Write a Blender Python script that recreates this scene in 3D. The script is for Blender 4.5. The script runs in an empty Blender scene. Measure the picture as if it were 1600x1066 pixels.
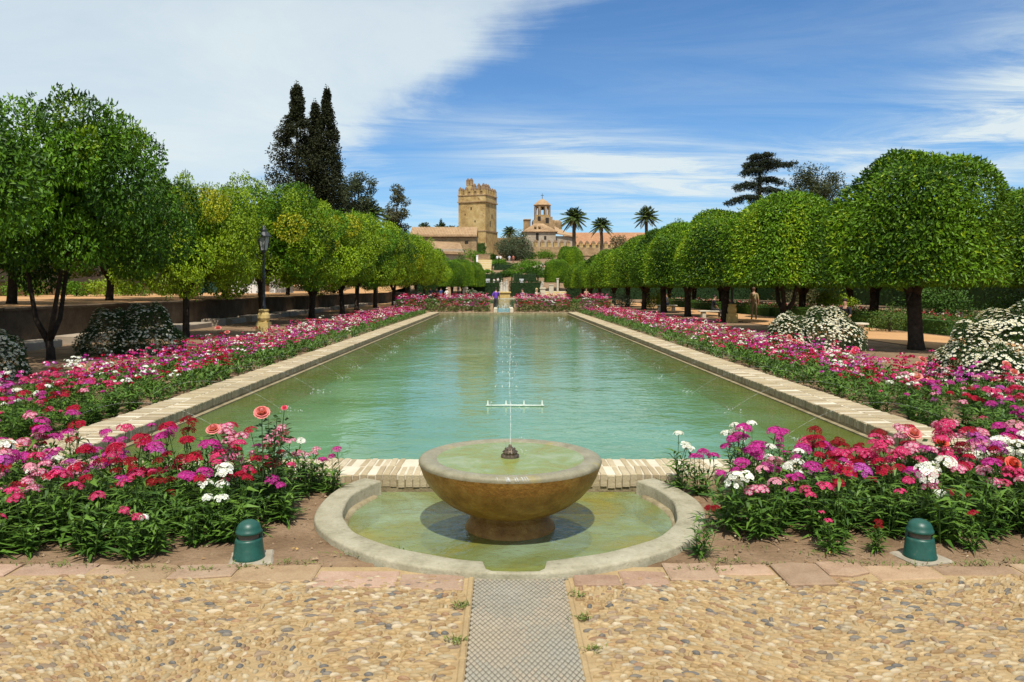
import bpy, bmesh, math, random
import numpy as np
from mathutils import Vector, Matrix

rng = np.random.default_rng(11)
random.seed(11)
sc = bpy.context.scene
R = math.radians

# ------------------------------------------------------------------ camera
CAM_H, FPX, VX, VY = 1.7, 1200.0, 785.5, 450.0
cd = bpy.data.cameras.new('camera')
cam = bpy.data.objects.new('camera', cd)
sc.collection.objects.link(cam)
cam.location = (0, 0, CAM_H)
cam.rotation_euler = (R(90), 0, 0)
cd.sensor_width = 36.0
cd.lens = FPX / 1600 * 36.0
cd.shift_x = (800 - VX) / 1600
cd.shift_y = -(533 - VY) / 1600
cd.clip_start = 0.05
cd.clip_end = 4000
sc.camera = cam

# ------------------------------------------------------------------ sky and sun
SUN_EL, SUN_AZ = R(61), R(4)          # the sun stands behind the camera
world = bpy.data.worlds.new('World')
sc.world = world
world.use_nodes = True


def build_world():
    nt = world.node_tree
    N, L = nt.nodes, nt.links
    N.clear()

    def node(t, **kw):
        n = N.new(t)
        for k, v in kw.items():
            setattr(n, k, v)
        return n

    def math_(op, a, b=None, c=None, clamp=False):
        n = node('ShaderNodeMath', operation=op, use_clamp=clamp)
        for i, v in enumerate((a, b, c)):
            if v is None:
                continue
            if isinstance(v, (int, float)):
                n.inputs[i].default_value = v
            else:
                L.new(v, n.inputs[i])
        return n.outputs[0]

    def ramp(v, lo, hi):
        n = node('ShaderNodeMapRange', interpolation_type='SMOOTHSTEP')
        n.inputs['From Min'].default_value = lo
        n.inputs['From Max'].default_value = hi
        L.new(v, n.inputs['Value'])
        return n.outputs[0]

    sky = node('ShaderNodeTexSky', sky_type='NISHITA', sun_disc=False)
    sky.sun_elevation = SUN_EL
    sky.sun_rotation = R(180) + SUN_AZ
    sky.air_density = 1.0
    sky.dust_density = 0.3
    sky.ozone_density = 3.0
    sky.altitude = 100
    tc = node('ShaderNodeTexCoord')
    sep = node('ShaderNodeSeparateXYZ')
    L.new(tc.outputs['Generated'], sep.inputs[0])
    x, y, z = sep.outputs
    # cloud layer: direction projected on a flat layer high above
    zz = math_('MAXIMUM', z, 0.02)
    zz = math_('ADD', zz, 0.06)
    comb = node('ShaderNodeCombineXYZ')
    L.new(math_('DIVIDE', x, zz), comb.inputs[0])
    L.new(math_('DIVIDE', y, zz), comb.inputs[1])

    def noise(scale, det, rough, sx=1.0, sy=1.0, off=0.0, rot=0.0, dist=0.0):
        mp = node('ShaderNodeMapping')
        mp.inputs['Scale'].default_value = (sx, sy, 1)
        mp.inputs['Location'].default_value = (off, off * .7, off)
        mp.inputs['Rotation'].default_value = (0, 0, rot)
        L.new(comb.outputs[0], mp.inputs[0])
        n = node('ShaderNodeTexNoise')
        n.inputs['Scale'].default_value = scale
        n.inputs['Detail'].default_value = det
        n.inputs['Roughness'].default_value = rough
        n.inputs['Distortion'].default_value = dist
        L.new(mp.outputs[0], n.inputs['Vector'])
        return n.outputs['Fac']
    n1 = noise(.55, 9, .6, 1, .8, 3.1, .5, .6)
    n2 = noise(1.1, 10, .68, .55, 1.7, 8.3, .35, .9)
    # one great sheet of cirrus over the left half of the sky (a half space with a torn edge)
    def d(px, py):
        v = Vector(((px - VX) / FPX, 1, (VY - py) / FPX))
        return v.normalized()
    nrm = d(985, 0).cross(d(440, 330)).normalized()
    if nrm.dot(d(200, 50)) < 0:
        nrm = -nrm
    dot = node('ShaderNodeVectorMath', operation='DOT_PRODUCT')
    L.new(tc.outputs['Generated'], dot.inputs[0])
    dot.inputs[1].default_value = nrm
    e = math_('ADD', dot.outputs['Value'], math_('MULTIPLY', math_('SUBTRACT', n1, .5), .22))
    e = math_('ADD', e, math_('MULTIPLY', math_('SUBTRACT', n2, .5), .13))
    sheet = ramp(e, -.01, .075)
    sheet = math_('MULTIPLY', sheet, math_('ADD', .30, math_('MULTIPLY', n1, 1.05)), clamp=True)
    # wisps elsewhere
    az = math_('ARCTAN2', x, y)
    el = math_('ARCSINE', z)

    def band(a0, e0, k, sa, se):
        a = math_('DIVIDE', math_('SUBTRACT', az, a0), sa)
        ee = math_('SUBTRACT', el, e0)
        ee = math_('SUBTRACT', ee, math_('MULTIPLY', math_('SUBTRACT', az, a0), k))
        ee = math_('DIVIDE', ee, se)
        q = math_('ADD', math_('MULTIPLY', a, a), math_('MULTIPLY', ee, ee))
        return math_('EXPONENT', math_('MULTIPLY', q, -1.0))
    w = band(.12, .168, -.13, .19, .030)
    w = math_('ADD', w, math_('MULTIPLY', band(.42, .145, .05, .30, .035), .65))
    w = math_('ADD', w, band(.62, .22, .35, .13, .07))
    w = math_('ADD', w, math_('MULTIPLY', band(.15, .09, 0, .6, .05), .35))
    w = math_('ADD', w, math_('MULTIPLY', band(.45, .30, .3, .5, .10), .08))
    w = math_('ADD', w, .02)
    wisp = math_('MULTIPLY', w, ramp(n2, .30, .76))
    wisp = math_('MULTIPLY', wisp, 1.6, clamp=True)
    cl = math_('SUBTRACT', 1.0, math_('MULTIPLY', math_('SUBTRACT', 1.0, sheet), math_('SUBTRACT', 1.0, wisp)), clamp=True)
    cl = math_('MULTIPLY', cl, .94)
    mix = node('ShaderNodeMix', data_type='RGBA')
    L.new(cl, mix.inputs[0])
    tint = node('ShaderNodeMix', data_type='RGBA', blend_type='MULTIPLY')
    tint.inputs[0].default_value = 1.0
    tint.inputs[7].default_value = SKY_TINT
    L.new(sky.outputs[0], tint.inputs[6])
    L.new(tint.outputs[2], mix.inputs[6])
    mix.inputs[7].default_value = CLOUD
    bg = node('ShaderNodeBackground')
    bg.inputs['Strength'].default_value = SKY_STRENGTH
    L.new(mix.outputs[2], bg.inputs[0])
    out = node('ShaderNodeOutputWorld')
    L.new(bg.outputs[0], out.inputs[0])


SKY_STRENGTH = 0.10
SKY_TINT = (.67, 1.0, 1.27, 1)
CLOUD = (7.2, 8.1, 8.3, 1)
build_world()

sd = bpy.data.lights.new('sun', 'SUN')
sun = bpy.data.objects.new('sun', sd)
sc.collection.objects.link(sun)
sd.energy = 5.0
sd.angle = R(.53)
sd.color = (1, .95, .86)
sun.rotation_euler = (R(90) - SUN_EL, 0, SUN_AZ)
sun.location = (0, -20, 60)

sc.view_settings.view_transform = 'Standard'
sc.view_settings.look = 'None'
sc.view_settings.gamma = 1
sc.view_settings.exposure = 0.1
sc.render.engine = 'CYCLES'
sc.cycles.use_denoising = True
sc.cycles.max_bounces = 7
sc.cycles.diffuse_bounces = 3
sc.cycles.glossy_bounces = 3
sc.cycles.transmission_bounces = 4
sc.cycles.transparent_max_bounces = 10
sc.cycles.caustics_reflective = False
sc.cycles.caustics_refractive = False
sc.cycles.sample_clamp_indirect = 6


# ------------------------------------------------------------------ helpers
def P(x, y, d):
    """photo pixel at depth d (metres in front of the camera) -> a place in the garden"""
    return Vector(((x - VX) * d / FPX, d, CAM_H + (VY - y) * d / FPX))


class MB:
    def __init__(s):
        s.V, s.F, s.M, s.C, s.n = [], [], [], [], 0

    def add(s, V, F, mi=0, col=None):
        V = np.asarray(V, float).reshape(-1, 3)
        if isinstance(F, np.ndarray):
            F = [F]
        else:
            by = {}
            for f in F:
                by.setdefault(len(f), []).append(f)
            F = [np.array(v, int) for v in by.values()]
        for f in F:
            if len(f):
                s.F.append(f + s.n)
                s.M.append(np.full(len(f), mi, np.int32))
        s.V.append(V)
        if col is None:
            col = (1, 1, 1)
        col = np.asarray(col, float)
        if col.ndim == 1:
            col = np.tile(col, (len(V), 1))
        s.C.append(col)
        s.n += len(V)
        return s

    def mesh(s, name, mats, smooth=False):
        me = bpy.data.meshes.new(name)
        V = np.concatenate(s.V)
        me.vertices.add(len(V))
        me.vertices.foreach_set('co', V.astype(np.float32).ravel())
        loops = np.concatenate([f.ravel() for f in s.F]).astype(np.int32)
        tot = np.concatenate([np.full(len(f), f.shape[1], np.int32) for f in s.F])
        start = np.concatenate([[0], np.cumsum(tot)[:-1]]).astype(np.int32)
        me.loops.add(len(loops))
        me.loops.foreach_set('vertex_index', loops)
        me.polygons.add(len(tot))
        me.polygons.foreach_set('loop_start', start)
        me.polygons.foreach_set('material_index', np.concatenate(s.M))
        me.polygons.foreach_set('use_smooth', np.full(len(tot), bool(smooth)))
        C = np.concatenate(s.C)
        ca = me.color_attributes.new('Col', 'FLOAT_COLOR', 'POINT')
        ca.data.foreach_set('color', np.hstack([C, np.ones((len(C), 1))]).astype(np.float32).ravel())
        for m in (mats if isinstance(mats, (list, tuple)) else [mats]):
            me.materials.append(m)
        me.update(calc_edges=True)
        me.validate()
        return me

    def build(s, name, mats, parent=None, smooth=False, loc=None):
        return link(name, s.mesh(name, mats, smooth), parent, loc)


def link(name, data, parent=None, loc=None, rotz=0, scale=None):
    o = bpy.data.objects.new(name, data)
    sc.collection.objects.link(o)
    if parent is not None:
        o.parent = parent
    if loc is not None:
        o.location = loc
    if rotz:
        o.rotation_euler = (0, 0, rotz)
    if scale is not None:
        o.scale = scale if hasattr(scale, '__len__') else (scale,) * 3
    return o


def tag(o, label, cat, group=None, kind=None):
    o['label'] = label
    o['category'] = cat
    if group:
        o['group'] = group
    if kind:
        o['kind'] = kind
    return o


def thing(name, loc, label, cat, group=None, rotz=0, scale=None):
    return tag(link(name, None, None, loc, rotz, scale), label, cat, group)


def stuff(o):
    o['kind'] = 'stuff'
    return o


ORD = ['first', 'second', 'third', 'fourth', 'fifth', 'sixth', 'seventh', 'eighth', 'ninth', 'tenth', 'eleventh',
       'twelfth', 'thirteenth', 'fourteenth', 'fifteenth', 'sixteenth', 'seventeenth', 'eighteenth', 'nineteenth', 'twentieth']


def ordinal(i):
    if i < 20:
        return ORD[i]
    tens = ['twenty', 'thirty', 'forty', 'fifty', 'sixty', 'seventy', 'eighty', 'ninety'][min((i + 1) // 10 - 2, 7)]
    u = (i + 1) % 10
    return tens + '-' + ORD[u - 1] if u else {'twenty': 'twentieth', 'thirty': 'thirtieth', 'forty': 'fortieth'}.get(tens, tens + 'th')


def rot2(V, a):
    c, s_ = math.cos(a), math.sin(a)
    V = np.asarray(V, float)
    return np.stack([V[:, 0] * c - V[:, 1] * s_, V[:, 0] * s_ + V[:, 1] * c, V[:, 2]], 1)


BOXF = [(0, 3, 2, 1), (4, 5, 6, 7), (0, 1, 5, 4), (1, 2, 6, 5), (2, 3, 7, 6), (3, 0, 4, 7)]


def box(mb, lo, hi, mi=0, col=None, rz=0, at=(0, 0, 0), inset=0.0):
    x0, y0, z0 = lo
    x1, y1, z1 = hi
    i = inset
    V = np.array([(x0, y0, z0), (x1, y0, z0), (x1, y1, z0), (x0, y1, z0),
                  (x0 + i, y0 + i, z1), (x1 - i, y0 + i, z1), (x1 - i, y1 - i, z1), (x0 + i, y1 - i, z1)], float)
    V = rot2(V, rz) + np.array(at)
    mb.add(V, BOXF, mi, col)


def chamfer_box(mb, lo, hi, c=.006, mi=0, col=None, rz=0, at=(0, 0, 0)):
    """box with a chamfered top edge"""
    x0, y0, z0 = lo
    x1, y1, z1 = hi
    V = [(x0, y0, z0), (x1, y0, z0), (x1, y1, z0), (x0, y1, z0),
         (x0, y0, z1 - c), (x1, y0, z1 - c), (x1, y1, z1 - c), (x0, y1, z1 - c),
         (x0 + c, y0 + c, z1), (x1 - c, y0 + c, z1), (x1 - c, y1 - c, z1), (x0 + c, y1 - c, z1)]
    F = [(0, 1, 5, 4), (1, 2, 6, 5), (2, 3, 7, 6), (3, 0, 4, 7), (4, 5, 9, 8), (5, 6, 10, 9), (6, 7, 11, 10), (7, 4, 8, 11), (8, 9, 10, 11)]
    mb.add(rot2(np.array(V, float), rz) + np.array(at), F, mi, col)


def tube(mb, pts, rad, n=8, mi=0, col=None, caps=True):
    pts = np.asarray(pts, float)
    k = len(pts)
    rad = np.broadcast_to(np.asarray(rad, float), (k,))
    T = np.gradient(pts, axis=0)
    T /= np.linalg.norm(T, axis=1)[:, None] + 1e-9
    ref = np.array([0, 0, 1.0]) if abs(T[:, 2]).mean() < .8 else np.array([1.0, 0, 0])
    A = np.cross(T, ref)
    A /= np.linalg.norm(A, axis=1)[:, None] + 1e-9
    B = np.cross(T, A)
    th = np.arange(n) * 2 * math.pi / n
    V = (pts[:, None] + rad[:, None, None] * (np.cos(th)[None, :, None] * A[:, None] + np.sin(th)[None, :, None] * B[:, None])).reshape(-1, 3)
    F = []
    for i in range(k - 1):
        for j in range(n):
            a, b = i * n + j, i * n + (j + 1) % n
            F.append((a, b, b + n, a + n))
    if caps:
        F.append(tuple(range(n))[::-1])
        F.append(tuple(range((k - 1) * n, k * n)))
    mb.add(V, F, mi, col)


def lathe(mb, prof, n=48, at=(0, 0, 0), mi=0, col=None, a0=0, a1=2 * math.pi):
    full = abs(a1 - a0 - 2 * math.pi) < 1e-6
    m = n if full else n + 1
    th = a0 + (a1 - a0) * np.arange(m) / n
    k = len(prof)
    V = np.array([(r * math.cos(t), r * math.sin(t), z) for t in th for r, z in prof]) + np.array(at)
    F = []
    for j in range(n):
        for i in range(k - 1):
            a, b = j * k + i, ((j + 1) % m) * k + i
            F.append((a, b, b + 1, a + 1))
    mb.add(V, F, mi, col)


def unit(A):
    return A / (np.linalg.norm(A, axis=-1, keepdims=True) + 1e-9)


def rand_dir(n):
    return unit(rng.normal(size=(n, 3)))


def leaves(mb, C, D, L, W, col, mi=0, up=None):
    """N leaf blades: a rhombus with a fold, from base C along D"""
    n = len(C)
    D = unit(D)
    U = up if up is not None else rand_dir(n)
    S = unit(np.cross(D, U))
    Nn = np.cross(S, D)
    L = np.broadcast_to(np.asarray(L, float), (n,))[:, None]
    W = np.broadcast_to(np.asarray(W, float), (n,))[:, None]
    mid = C + D * L * .5
    V = np.stack([C, mid + S * W * .5 + Nn * L * .06, C + D * L - Nn * L * .06, mid - S * W * .5 + Nn * L * .06], 1).reshape(-1, 3)
    F = np.arange(4 * n).reshape(n, 4)
    mb.add(V, F, mi, np.repeat(np.broadcast_to(col, (n, 3)), 4, 0))


# ------------------------------------------------------------------ materials
def new_mat(name):
    m = bpy.data.materials.new(name)
    m.use_nodes = True
    nt = m.node_tree
    return m, nt, nt.nodes, nt.links, nt.nodes['Principled BSDF']


def tex_noise(N, L, scale, det=6, rough=.6, vec=None, dist=0):
    n = N.new('ShaderNodeTexNoise')
    n.inputs['Scale'].default_value = scale
    n.inputs['Detail'].default_value = det
    n.inputs['Roughness'].default_value = rough
    n.inputs['Distortion'].default_value = dist
    if vec is None:
        tc = N.new('ShaderNodeTexCoord')
        vec = tc.outputs['Object']
    L.new(vec, n.inputs['Vector'])
    return n.outputs['Fac']


def ramp_node(N, L, fac, stops):
    r = N.new('ShaderNodeValToRGB')
    while len(r.color_ramp.elements) < len(stops):
        r.color_ramp.elements.new(.5)
    for e, (p, c) in zip(r.color_ramp.elements, stops):
        e.position = p
        e.color = (*c, 1)
    L.new(fac, r.inputs[0])
    return r.outputs[0]


def mixc(N, L, fac, a, b, blend='MIX'):
    m = N.new('ShaderNodeMix')
    m.data_type = 'RGBA'
    m.blend_type = blend
    for v, i in ((fac, 0), (a, 6), (b, 7)):
        if isinstance(v, (int, float)):
            m.inputs[i].default_value = v
        elif isinstance(v, tuple):
            m.inputs[i].default_value = (*v, 1) if len(v) == 3 else v
        else:
            L.new(v, m.inputs[i])
    return m.outputs[2]


def add_bump(N, L, b, h, strength, dist):
    bp = N.new('ShaderNodeBump')
    bp.inputs['Strength'].default_value = strength
    bp.inputs['Distance'].default_value = dist
    L.new(h, bp.inputs['Height'])
    L.new(bp.outputs[0], b.inputs['Normal'])


def surf(name, stops, scale=3, det=8, rough=.85, bump=.4, bscale=None, bdist=.01, spec=.3, attr=False, fine=None, metallic=0, stain=None):
    """noise-coloured solid surface; attr multiplies by the object's own piece colour"""
    m, nt, N, L, b = new_mat(name)
    f = tex_noise(N, L, scale, det, .65)
    c = ramp_node(N, L, f, stops)
    if fine:
        f2 = tex_noise(N, L, fine, 4, .7)
        c = mixc(N, L, .35, c, ramp_node(N, L, f2, [(.3, (.35, .35, .35)), (.7, (1, 1, 1))]), 'MULTIPLY')
    if stain:
        f3 = tex_noise(N, L, stain[0], 5, .6, dist=.5)
        c = mixc(N, L, ramp_node(N, L, f3, [(stain[2], (0, 0, 0)), (stain[2] + .12, (1, 1, 1))]), c, stain[1])
    if attr:
        a = N.new('ShaderNodeAttribute')
        a.attribute_name = 'Col'
        c = mixc(N, L, 1.0, c, a.outputs['Color'], 'MULTIPLY')
    L.new(c, b.inputs['Base Color'])
    b.inputs['Roughness'].default_value = rough
    b.inputs['Specular IOR Level'].default_value = spec
    b.inputs['Metallic'].default_value = metallic
    if bump:
        h = tex_noise(N, L, bscale or scale * 6, 6, .65)
        add_bump(N, L, b, h, bump, bdist)
    return m


def leaf_mat(name, rough=.45, trans=.3, spec=.5):
    m, nt, N, L, b = new_mat(name)
    a = N.new('ShaderNodeAttribute')
    a.attribute_name = 'Col'
    L.new(a.outputs['Color'], b.inputs['Base Color'])
    b.inputs['Roughness'].default_value = rough
    b.inputs['Specular IOR Level'].default_value = spec
    t = N.new('ShaderNodeBsdfTranslucent')
    hs = mixc(N, L, 1.0, a.outputs['Color'], (1.25, 1.2, .6), 'MULTIPLY')
    L.new(hs, t.inputs[0])
    mx = N.new('ShaderNodeMixShader')
    mx.inputs[0].default_value = trans
    L.new(b.outputs[0], mx.inputs[1])
    L.new(t.outputs[0], mx.inputs[2])
    L.new(mx.outputs[0], N['Material Output'].inputs[0])
    return m


def flat(name, col, rough=.5, metallic=0, spec=.5, var=.12, scale=20):
    c0 = tuple(v * (1 - var) for v in col)
    c1 = tuple(min(1, v * (1 + var)) for v in col)
    return surf(name, [(.3, c0), (.7, c1)], scale, 4, rough, .15, scale * 4, .002, spec, metallic=metallic)


def water_mat(name, turbid, tintc, turb=.5, wave=(7, 1.6), amp=.35, patches=None, stretch=(1, 1, 1), ior=1.33, algae=None):
    m, nt, N, L, b = new_mat(name)
    N.remove(b)
    tc = N.new('ShaderNodeTexCoord')
    mp = N.new('ShaderNodeMapping')
    mp.inputs['Scale'].default_value = stretch
    L.new(tc.outputs['Object'], mp.inputs[0])
    h1 = tex_noise(N, L, wave[0], 3, .55, mp.outputs[0], .8)
    h2 = tex_noise(N, L, wave[1], 2, .5, mp.outputs[0], .4)
    add = N.new('ShaderNodeMath')
    add.operation = 'MULTIPLY_ADD'
    L.new(h2, add.inputs[0])
    add.inputs[1].default_value = 2.2
    L.new(h1, add.inputs[2])
    bp = N.new('ShaderNodeBump')
    bp.inputs['Strength'].default_value = amp
    bp.inputs['Distance'].default_value = .02
    L.new(add.outputs[0], bp.inputs['Height'])
    f = tex_noise(N, L, patches[0] if patches else 1, 5, .6, dist=.8)
    c = ramp_node(N, L, f, turbid)
    if algae:
        # algae grows along the side walls: distance from the axis, broken by noise
        sp = N.new('ShaderNodeSeparateXYZ')
        L.new(tc.outputs['Object'], sp.inputs[0])
        ab = N.new('ShaderNodeMath')
        ab.operation = 'ABSOLUTE'
        L.new(sp.outputs[0], ab.inputs[0])
        nz = tex_noise(N, L, .5, 5, .6, dist=.6)
        ma = N.new('ShaderNodeMath')
        ma.operation = 'MULTIPLY_ADD'
        L.new(nz, ma.inputs[0])
        ma.inputs[1].default_value = 2.4
        L.new(ab.outputs[0], ma.inputs[2])
        mr = N.new('ShaderNodeMapRange')
        mr.inputs['From Min'].default_value = algae[0]
        mr.inputs['From Max'].default_value = algae[1]
        L.new(ma.outputs[0], mr.inputs['Value'])
        c = mixc(N, L, mr.outputs[0], c, algae[2])
    dif = N.new('ShaderNodeBsdfDiffuse')
    L.new(c, dif.inputs[0])
    tr = N.new('ShaderNodeBsdfTransparent')
    tr.inputs[0].default_value = (*tintc, 1)
    m1 = N.new('ShaderNodeMixShader')
    m1.inputs[0].default_value = turb
    L.new(tr.outputs[0], m1.inputs[1])
    L.new(dif.outputs[0], m1.inputs[2])
    gl = N.new('ShaderNodeBsdfGlossy')
    gl.inputs['Roughness'].default_value = .04
    L.new(bp.outputs[0], gl.inputs['Normal'])
    fr = N.new('ShaderNodeFresnel')
    fr.inputs['IOR'].default_value = ior
    L.new(bp.outputs[0], fr.inputs['Normal'])
    m2 = N.new('ShaderNodeMixShader')
    L.new(fr.outputs[0], m2.inputs[0])
    L.new(m1.outputs[0], m2.inputs[1])
    L.new(gl.outputs[0], m2.inputs[2])
    L.new(m2.outputs[0], N['Material Output'].inputs[0])
    return m


M = {}
M['soil'] = surf('soil', [(.3, (.16, .10, .055)), (.5, (.26, .17, .10)), (.72, (.34, .235, .145))], 1.6, 10, .95, .9, 22, .03, .1, fine=40)
M['sand'] = surf('sand_path', [(.3, (.46, .25, .11)), (.7, (.58, .335, .16))], .8, 8, .95, .5, 30, .01, .1, fine=25)
M['mortar'] = surf('mortar', [(.3, (.34, .235, .12)), (.7, (.45, .325, .17))], 3, 8, .95, .6, 60, .01, .1, fine=60)
M['pebble'] = surf('pebble', [(.3, (.82, .80, .78)), (.7, (1, 1, 1))], 30, 6, .6, .25, 90, .003, .35, attr=True, fine=70)
M['slab'] = surf('pink_slab', [(.3, (.33, .215, .135)), (.5, (.42, .285, .185)), (.72, (.48, .345, .23))], 6, 10, .9, .8, 70, .008, .2, attr=True, fine=90)
M['tile'] = surf('grey_tile', [(.3, (.85, .85, .85)), (.7, (1, 1, 1))], 4, 8, .8, .3, 120, .003, .25, attr=True, fine=60)
M['joint'] = surf('dark_joint', [(.3, (.035, .03, .025)), (.7, (.08, .065, .05))], 10, 5, .95, .3, 80, .004, .1)
M['brick'] = surf('edging_brick', [(.3, (.80, .78, .74)), (.7, (1, 1, 1))], 6, 8, .92, .7, 60, .008, .15, attr=True, fine=50)
M['rim'] = surf('pale_rim_stone', [(.3, (.25, .225, .145)), (.5, (.36, .325, .225)), (.72, (.44, .40, .29))], 5, 10, .88, .8, 60, .008, .22, fine=45, stain=(30, (.20, .165, .10), .60))
M['wallface'] = surf('mossy_wall', [(.3, (.16, .12, .06)), (.55, (.32, .26, .15)), (.75, (.42, .36, .23))], 5, 9, .9, .8, 30, .015, .2, fine=30)
M['pool_floor'] = surf('pool_floor', [(.3, (.09, .30, .23)), (.5, (.15, .42, .34)), (.7, (.22, .50, .42))], .6, 6, .9, 0, stain=(.5, (.16, .19, .05), .60))
M['basin_floor'] = surf('basin_floor', [(.3, (.26, .25, .05)), (.5, (.40, .38, .11)), (.7, (.50, .50, .2))], 2.4, 8, .9, .3, 20, .01)
M['leaf'] = leaf_mat('leaf', .46, .14, .18)
M['leafdull'] = leaf_mat('leaf_dull', .7, .2, .2)
M['petal'] = leaf_mat('petal', .6, .3, .15)
M['bark'] = surf('bark', [(.3, (.022, .016, .013)), (.7, (.065, .05, .038))], 8, 8, .95, .9, 25, .03, .1)
M['palmbark'] = surf('palm_bark', [(.3, (.06, .045, .03)), (.7, (.15, .11, .075))], 6, 8, .95, .9, 12, .05, .1)
M['castle'] = surf('castle_stone', [(.30, (.27, .17, .07)), (.5, (.47, .33, .14)), (.68, (.60, .46, .23))], .35, 10, .95, .7, 3, .12, .1, fine=1.2, stain=(.45, (.24, .15, .065), .57))
M['merloncap'] = surf('weathered_cap', [(.3, (.12, .075, .045)), (.7, (.26, .17, .10))], 1.2, 8, .95, .6, 5, .05, .1)
M['castle2'] = surf('castle_brown_stone', [(.28, (.22, .14, .075)), (.5, (.38, .26, .14)), (.72, (.48, .36, .22))], .4, 10, .95, .7, 3, .12, .1, fine=1.6)
M['plaster'] = surf('old_plaster', [(.3, (.34, .27, .20)), (.7, (.50, .42, .32))], .5, 8, .95, .3, 4, .03, .1, fine=2)
M['dark'] = flat('dark_opening', (.02, .016, .012), .9)


def tile_mat(name, c0, c1):
    m, nt, N, L, b = new_mat(name)
    f = tex_noise(N, L, .9, 8, .7)
    c = ramp_node(N, L, f, [(.3, c0), (.7, c1)])
    L.new(c, b.inputs['Base Color'])
    b.inputs['Roughness'].default_value = .9
    h = tex_noise(N, L, 6, 5, .6)
    add_bump(N, L, b, h, .6, .08)
    return m


M['rooftile'] = tile_mat('roof_tiles', (.27, .16, .08), (.46, .31, .17))
M['redtile'] = tile_mat('red_roof_tiles', (.33, .15, .07), (.46, .26, .14))
M['retain'] = surf('retaining_wall', [(.3, (.07, .05, .033)), (.55, (.14, .10, .065)), (.75, (.22, .165, .11))], 1.2, 9, .95, .7, 12, .03, .1, fine=12)  # base colour lowered to carry the shade of the trees on the wall
M['terracewall'] = surf('garden_wall_brick', [(.3, (.28, .18, .11)), (.7, (.46, .34, .22))], 1.1, 9, .95, .8, 9, .05, .1, fine=8)
M['palestone'] = surf('pale_stone', [(.3, (.46, .40, .29)), (.7, (.62, .56, .44))], 3, 8, .9, .4, 20, .01, .2)
M['ochrestone'] = surf('ochre_stone', [(.3, (.42, .29, .09)), (.7, (.60, .46, .20))], 4, 8, .9, .4, 20, .01, .2)
M['white'] = surf('white_paint', [(.3, (.62, .62, .60)), (.7, (.80, .80, .78))], 2, 6, .7, .1, 10, .01, .3)
M['iron'] = flat('black_iron', (.035, .037, .04), .45, .3)
M['glass'] = flat('milky_lamp_glass', (.34, .35, .34), .2)
M['greenmetal'] = surf('green_painted_metal', [(.3, (.008, .058, .042)), (.7, (.016, .092, .066))], 14, 8, .42, .25, 120, .002, .45, fine=40, stain=(22, (.07, .10, .07), .63))
M['lens'] = flat('lens_ring', (.09, .075, .06), .35)
M['concrete'] = surf('concrete_pad', [(.3, (.24, .20, .14)), (.7, (.36, .32, .25))], 8, 7, .9, .4, 60, .004, .2)
M['bronze'] = surf('bronze', [(.3, (.07, .05, .035)), (.7, (.20, .15, .10))], 40, 5, .4, .5, 150, .003, .5, metallic=.6)
M['bowl'] = surf('wet_bowl_stone', [(.3, (.22, .095, .018)), (.5, (.37, .18, .035)), (.7, (.50, .29, .075))], 9, 10, .34, .9, 45, .012, .35, fine=26)
M['bowlrim'] = surf('bowl_rim_stone', [(.3, (.19, .165, .095)), (.6, (.29, .26, .17)), (.8, (.36, .33, .24))], 7, 9, .5, .4, 70, .004, .4, fine=50, stain=(5, (.27, .22, .08), .60))
M['greendoor'] = flat('green_gate_paint', (.015, .06, .045), .5)
M['pipe'] = flat('pale_pipe', (.55, .60, .52), .4)

# ================================================================== the ground
AX = 0.055                       # garden axis
POOL_Y0, POOL_Y1 = 6.70, 52.0    # outer faces of the pool edging
POOL_H = 4.97                    # half width outside
COPE = .64
COPE_Z = .07
WATER_Z = -.09
BC = (AX, 5.96)                  # centre of the round basin
BR_O, BR_I = 1.47, 1.27
HILL = ([0, 118, 126, 136, 150, 170, 200, 240, 3000], [0, 0, .35, 2.7, 5.2, 7.6, 9.6, 9.8, 9.8])


def gz(x, y):
    return float(np.interp(y, *HILL))


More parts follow.
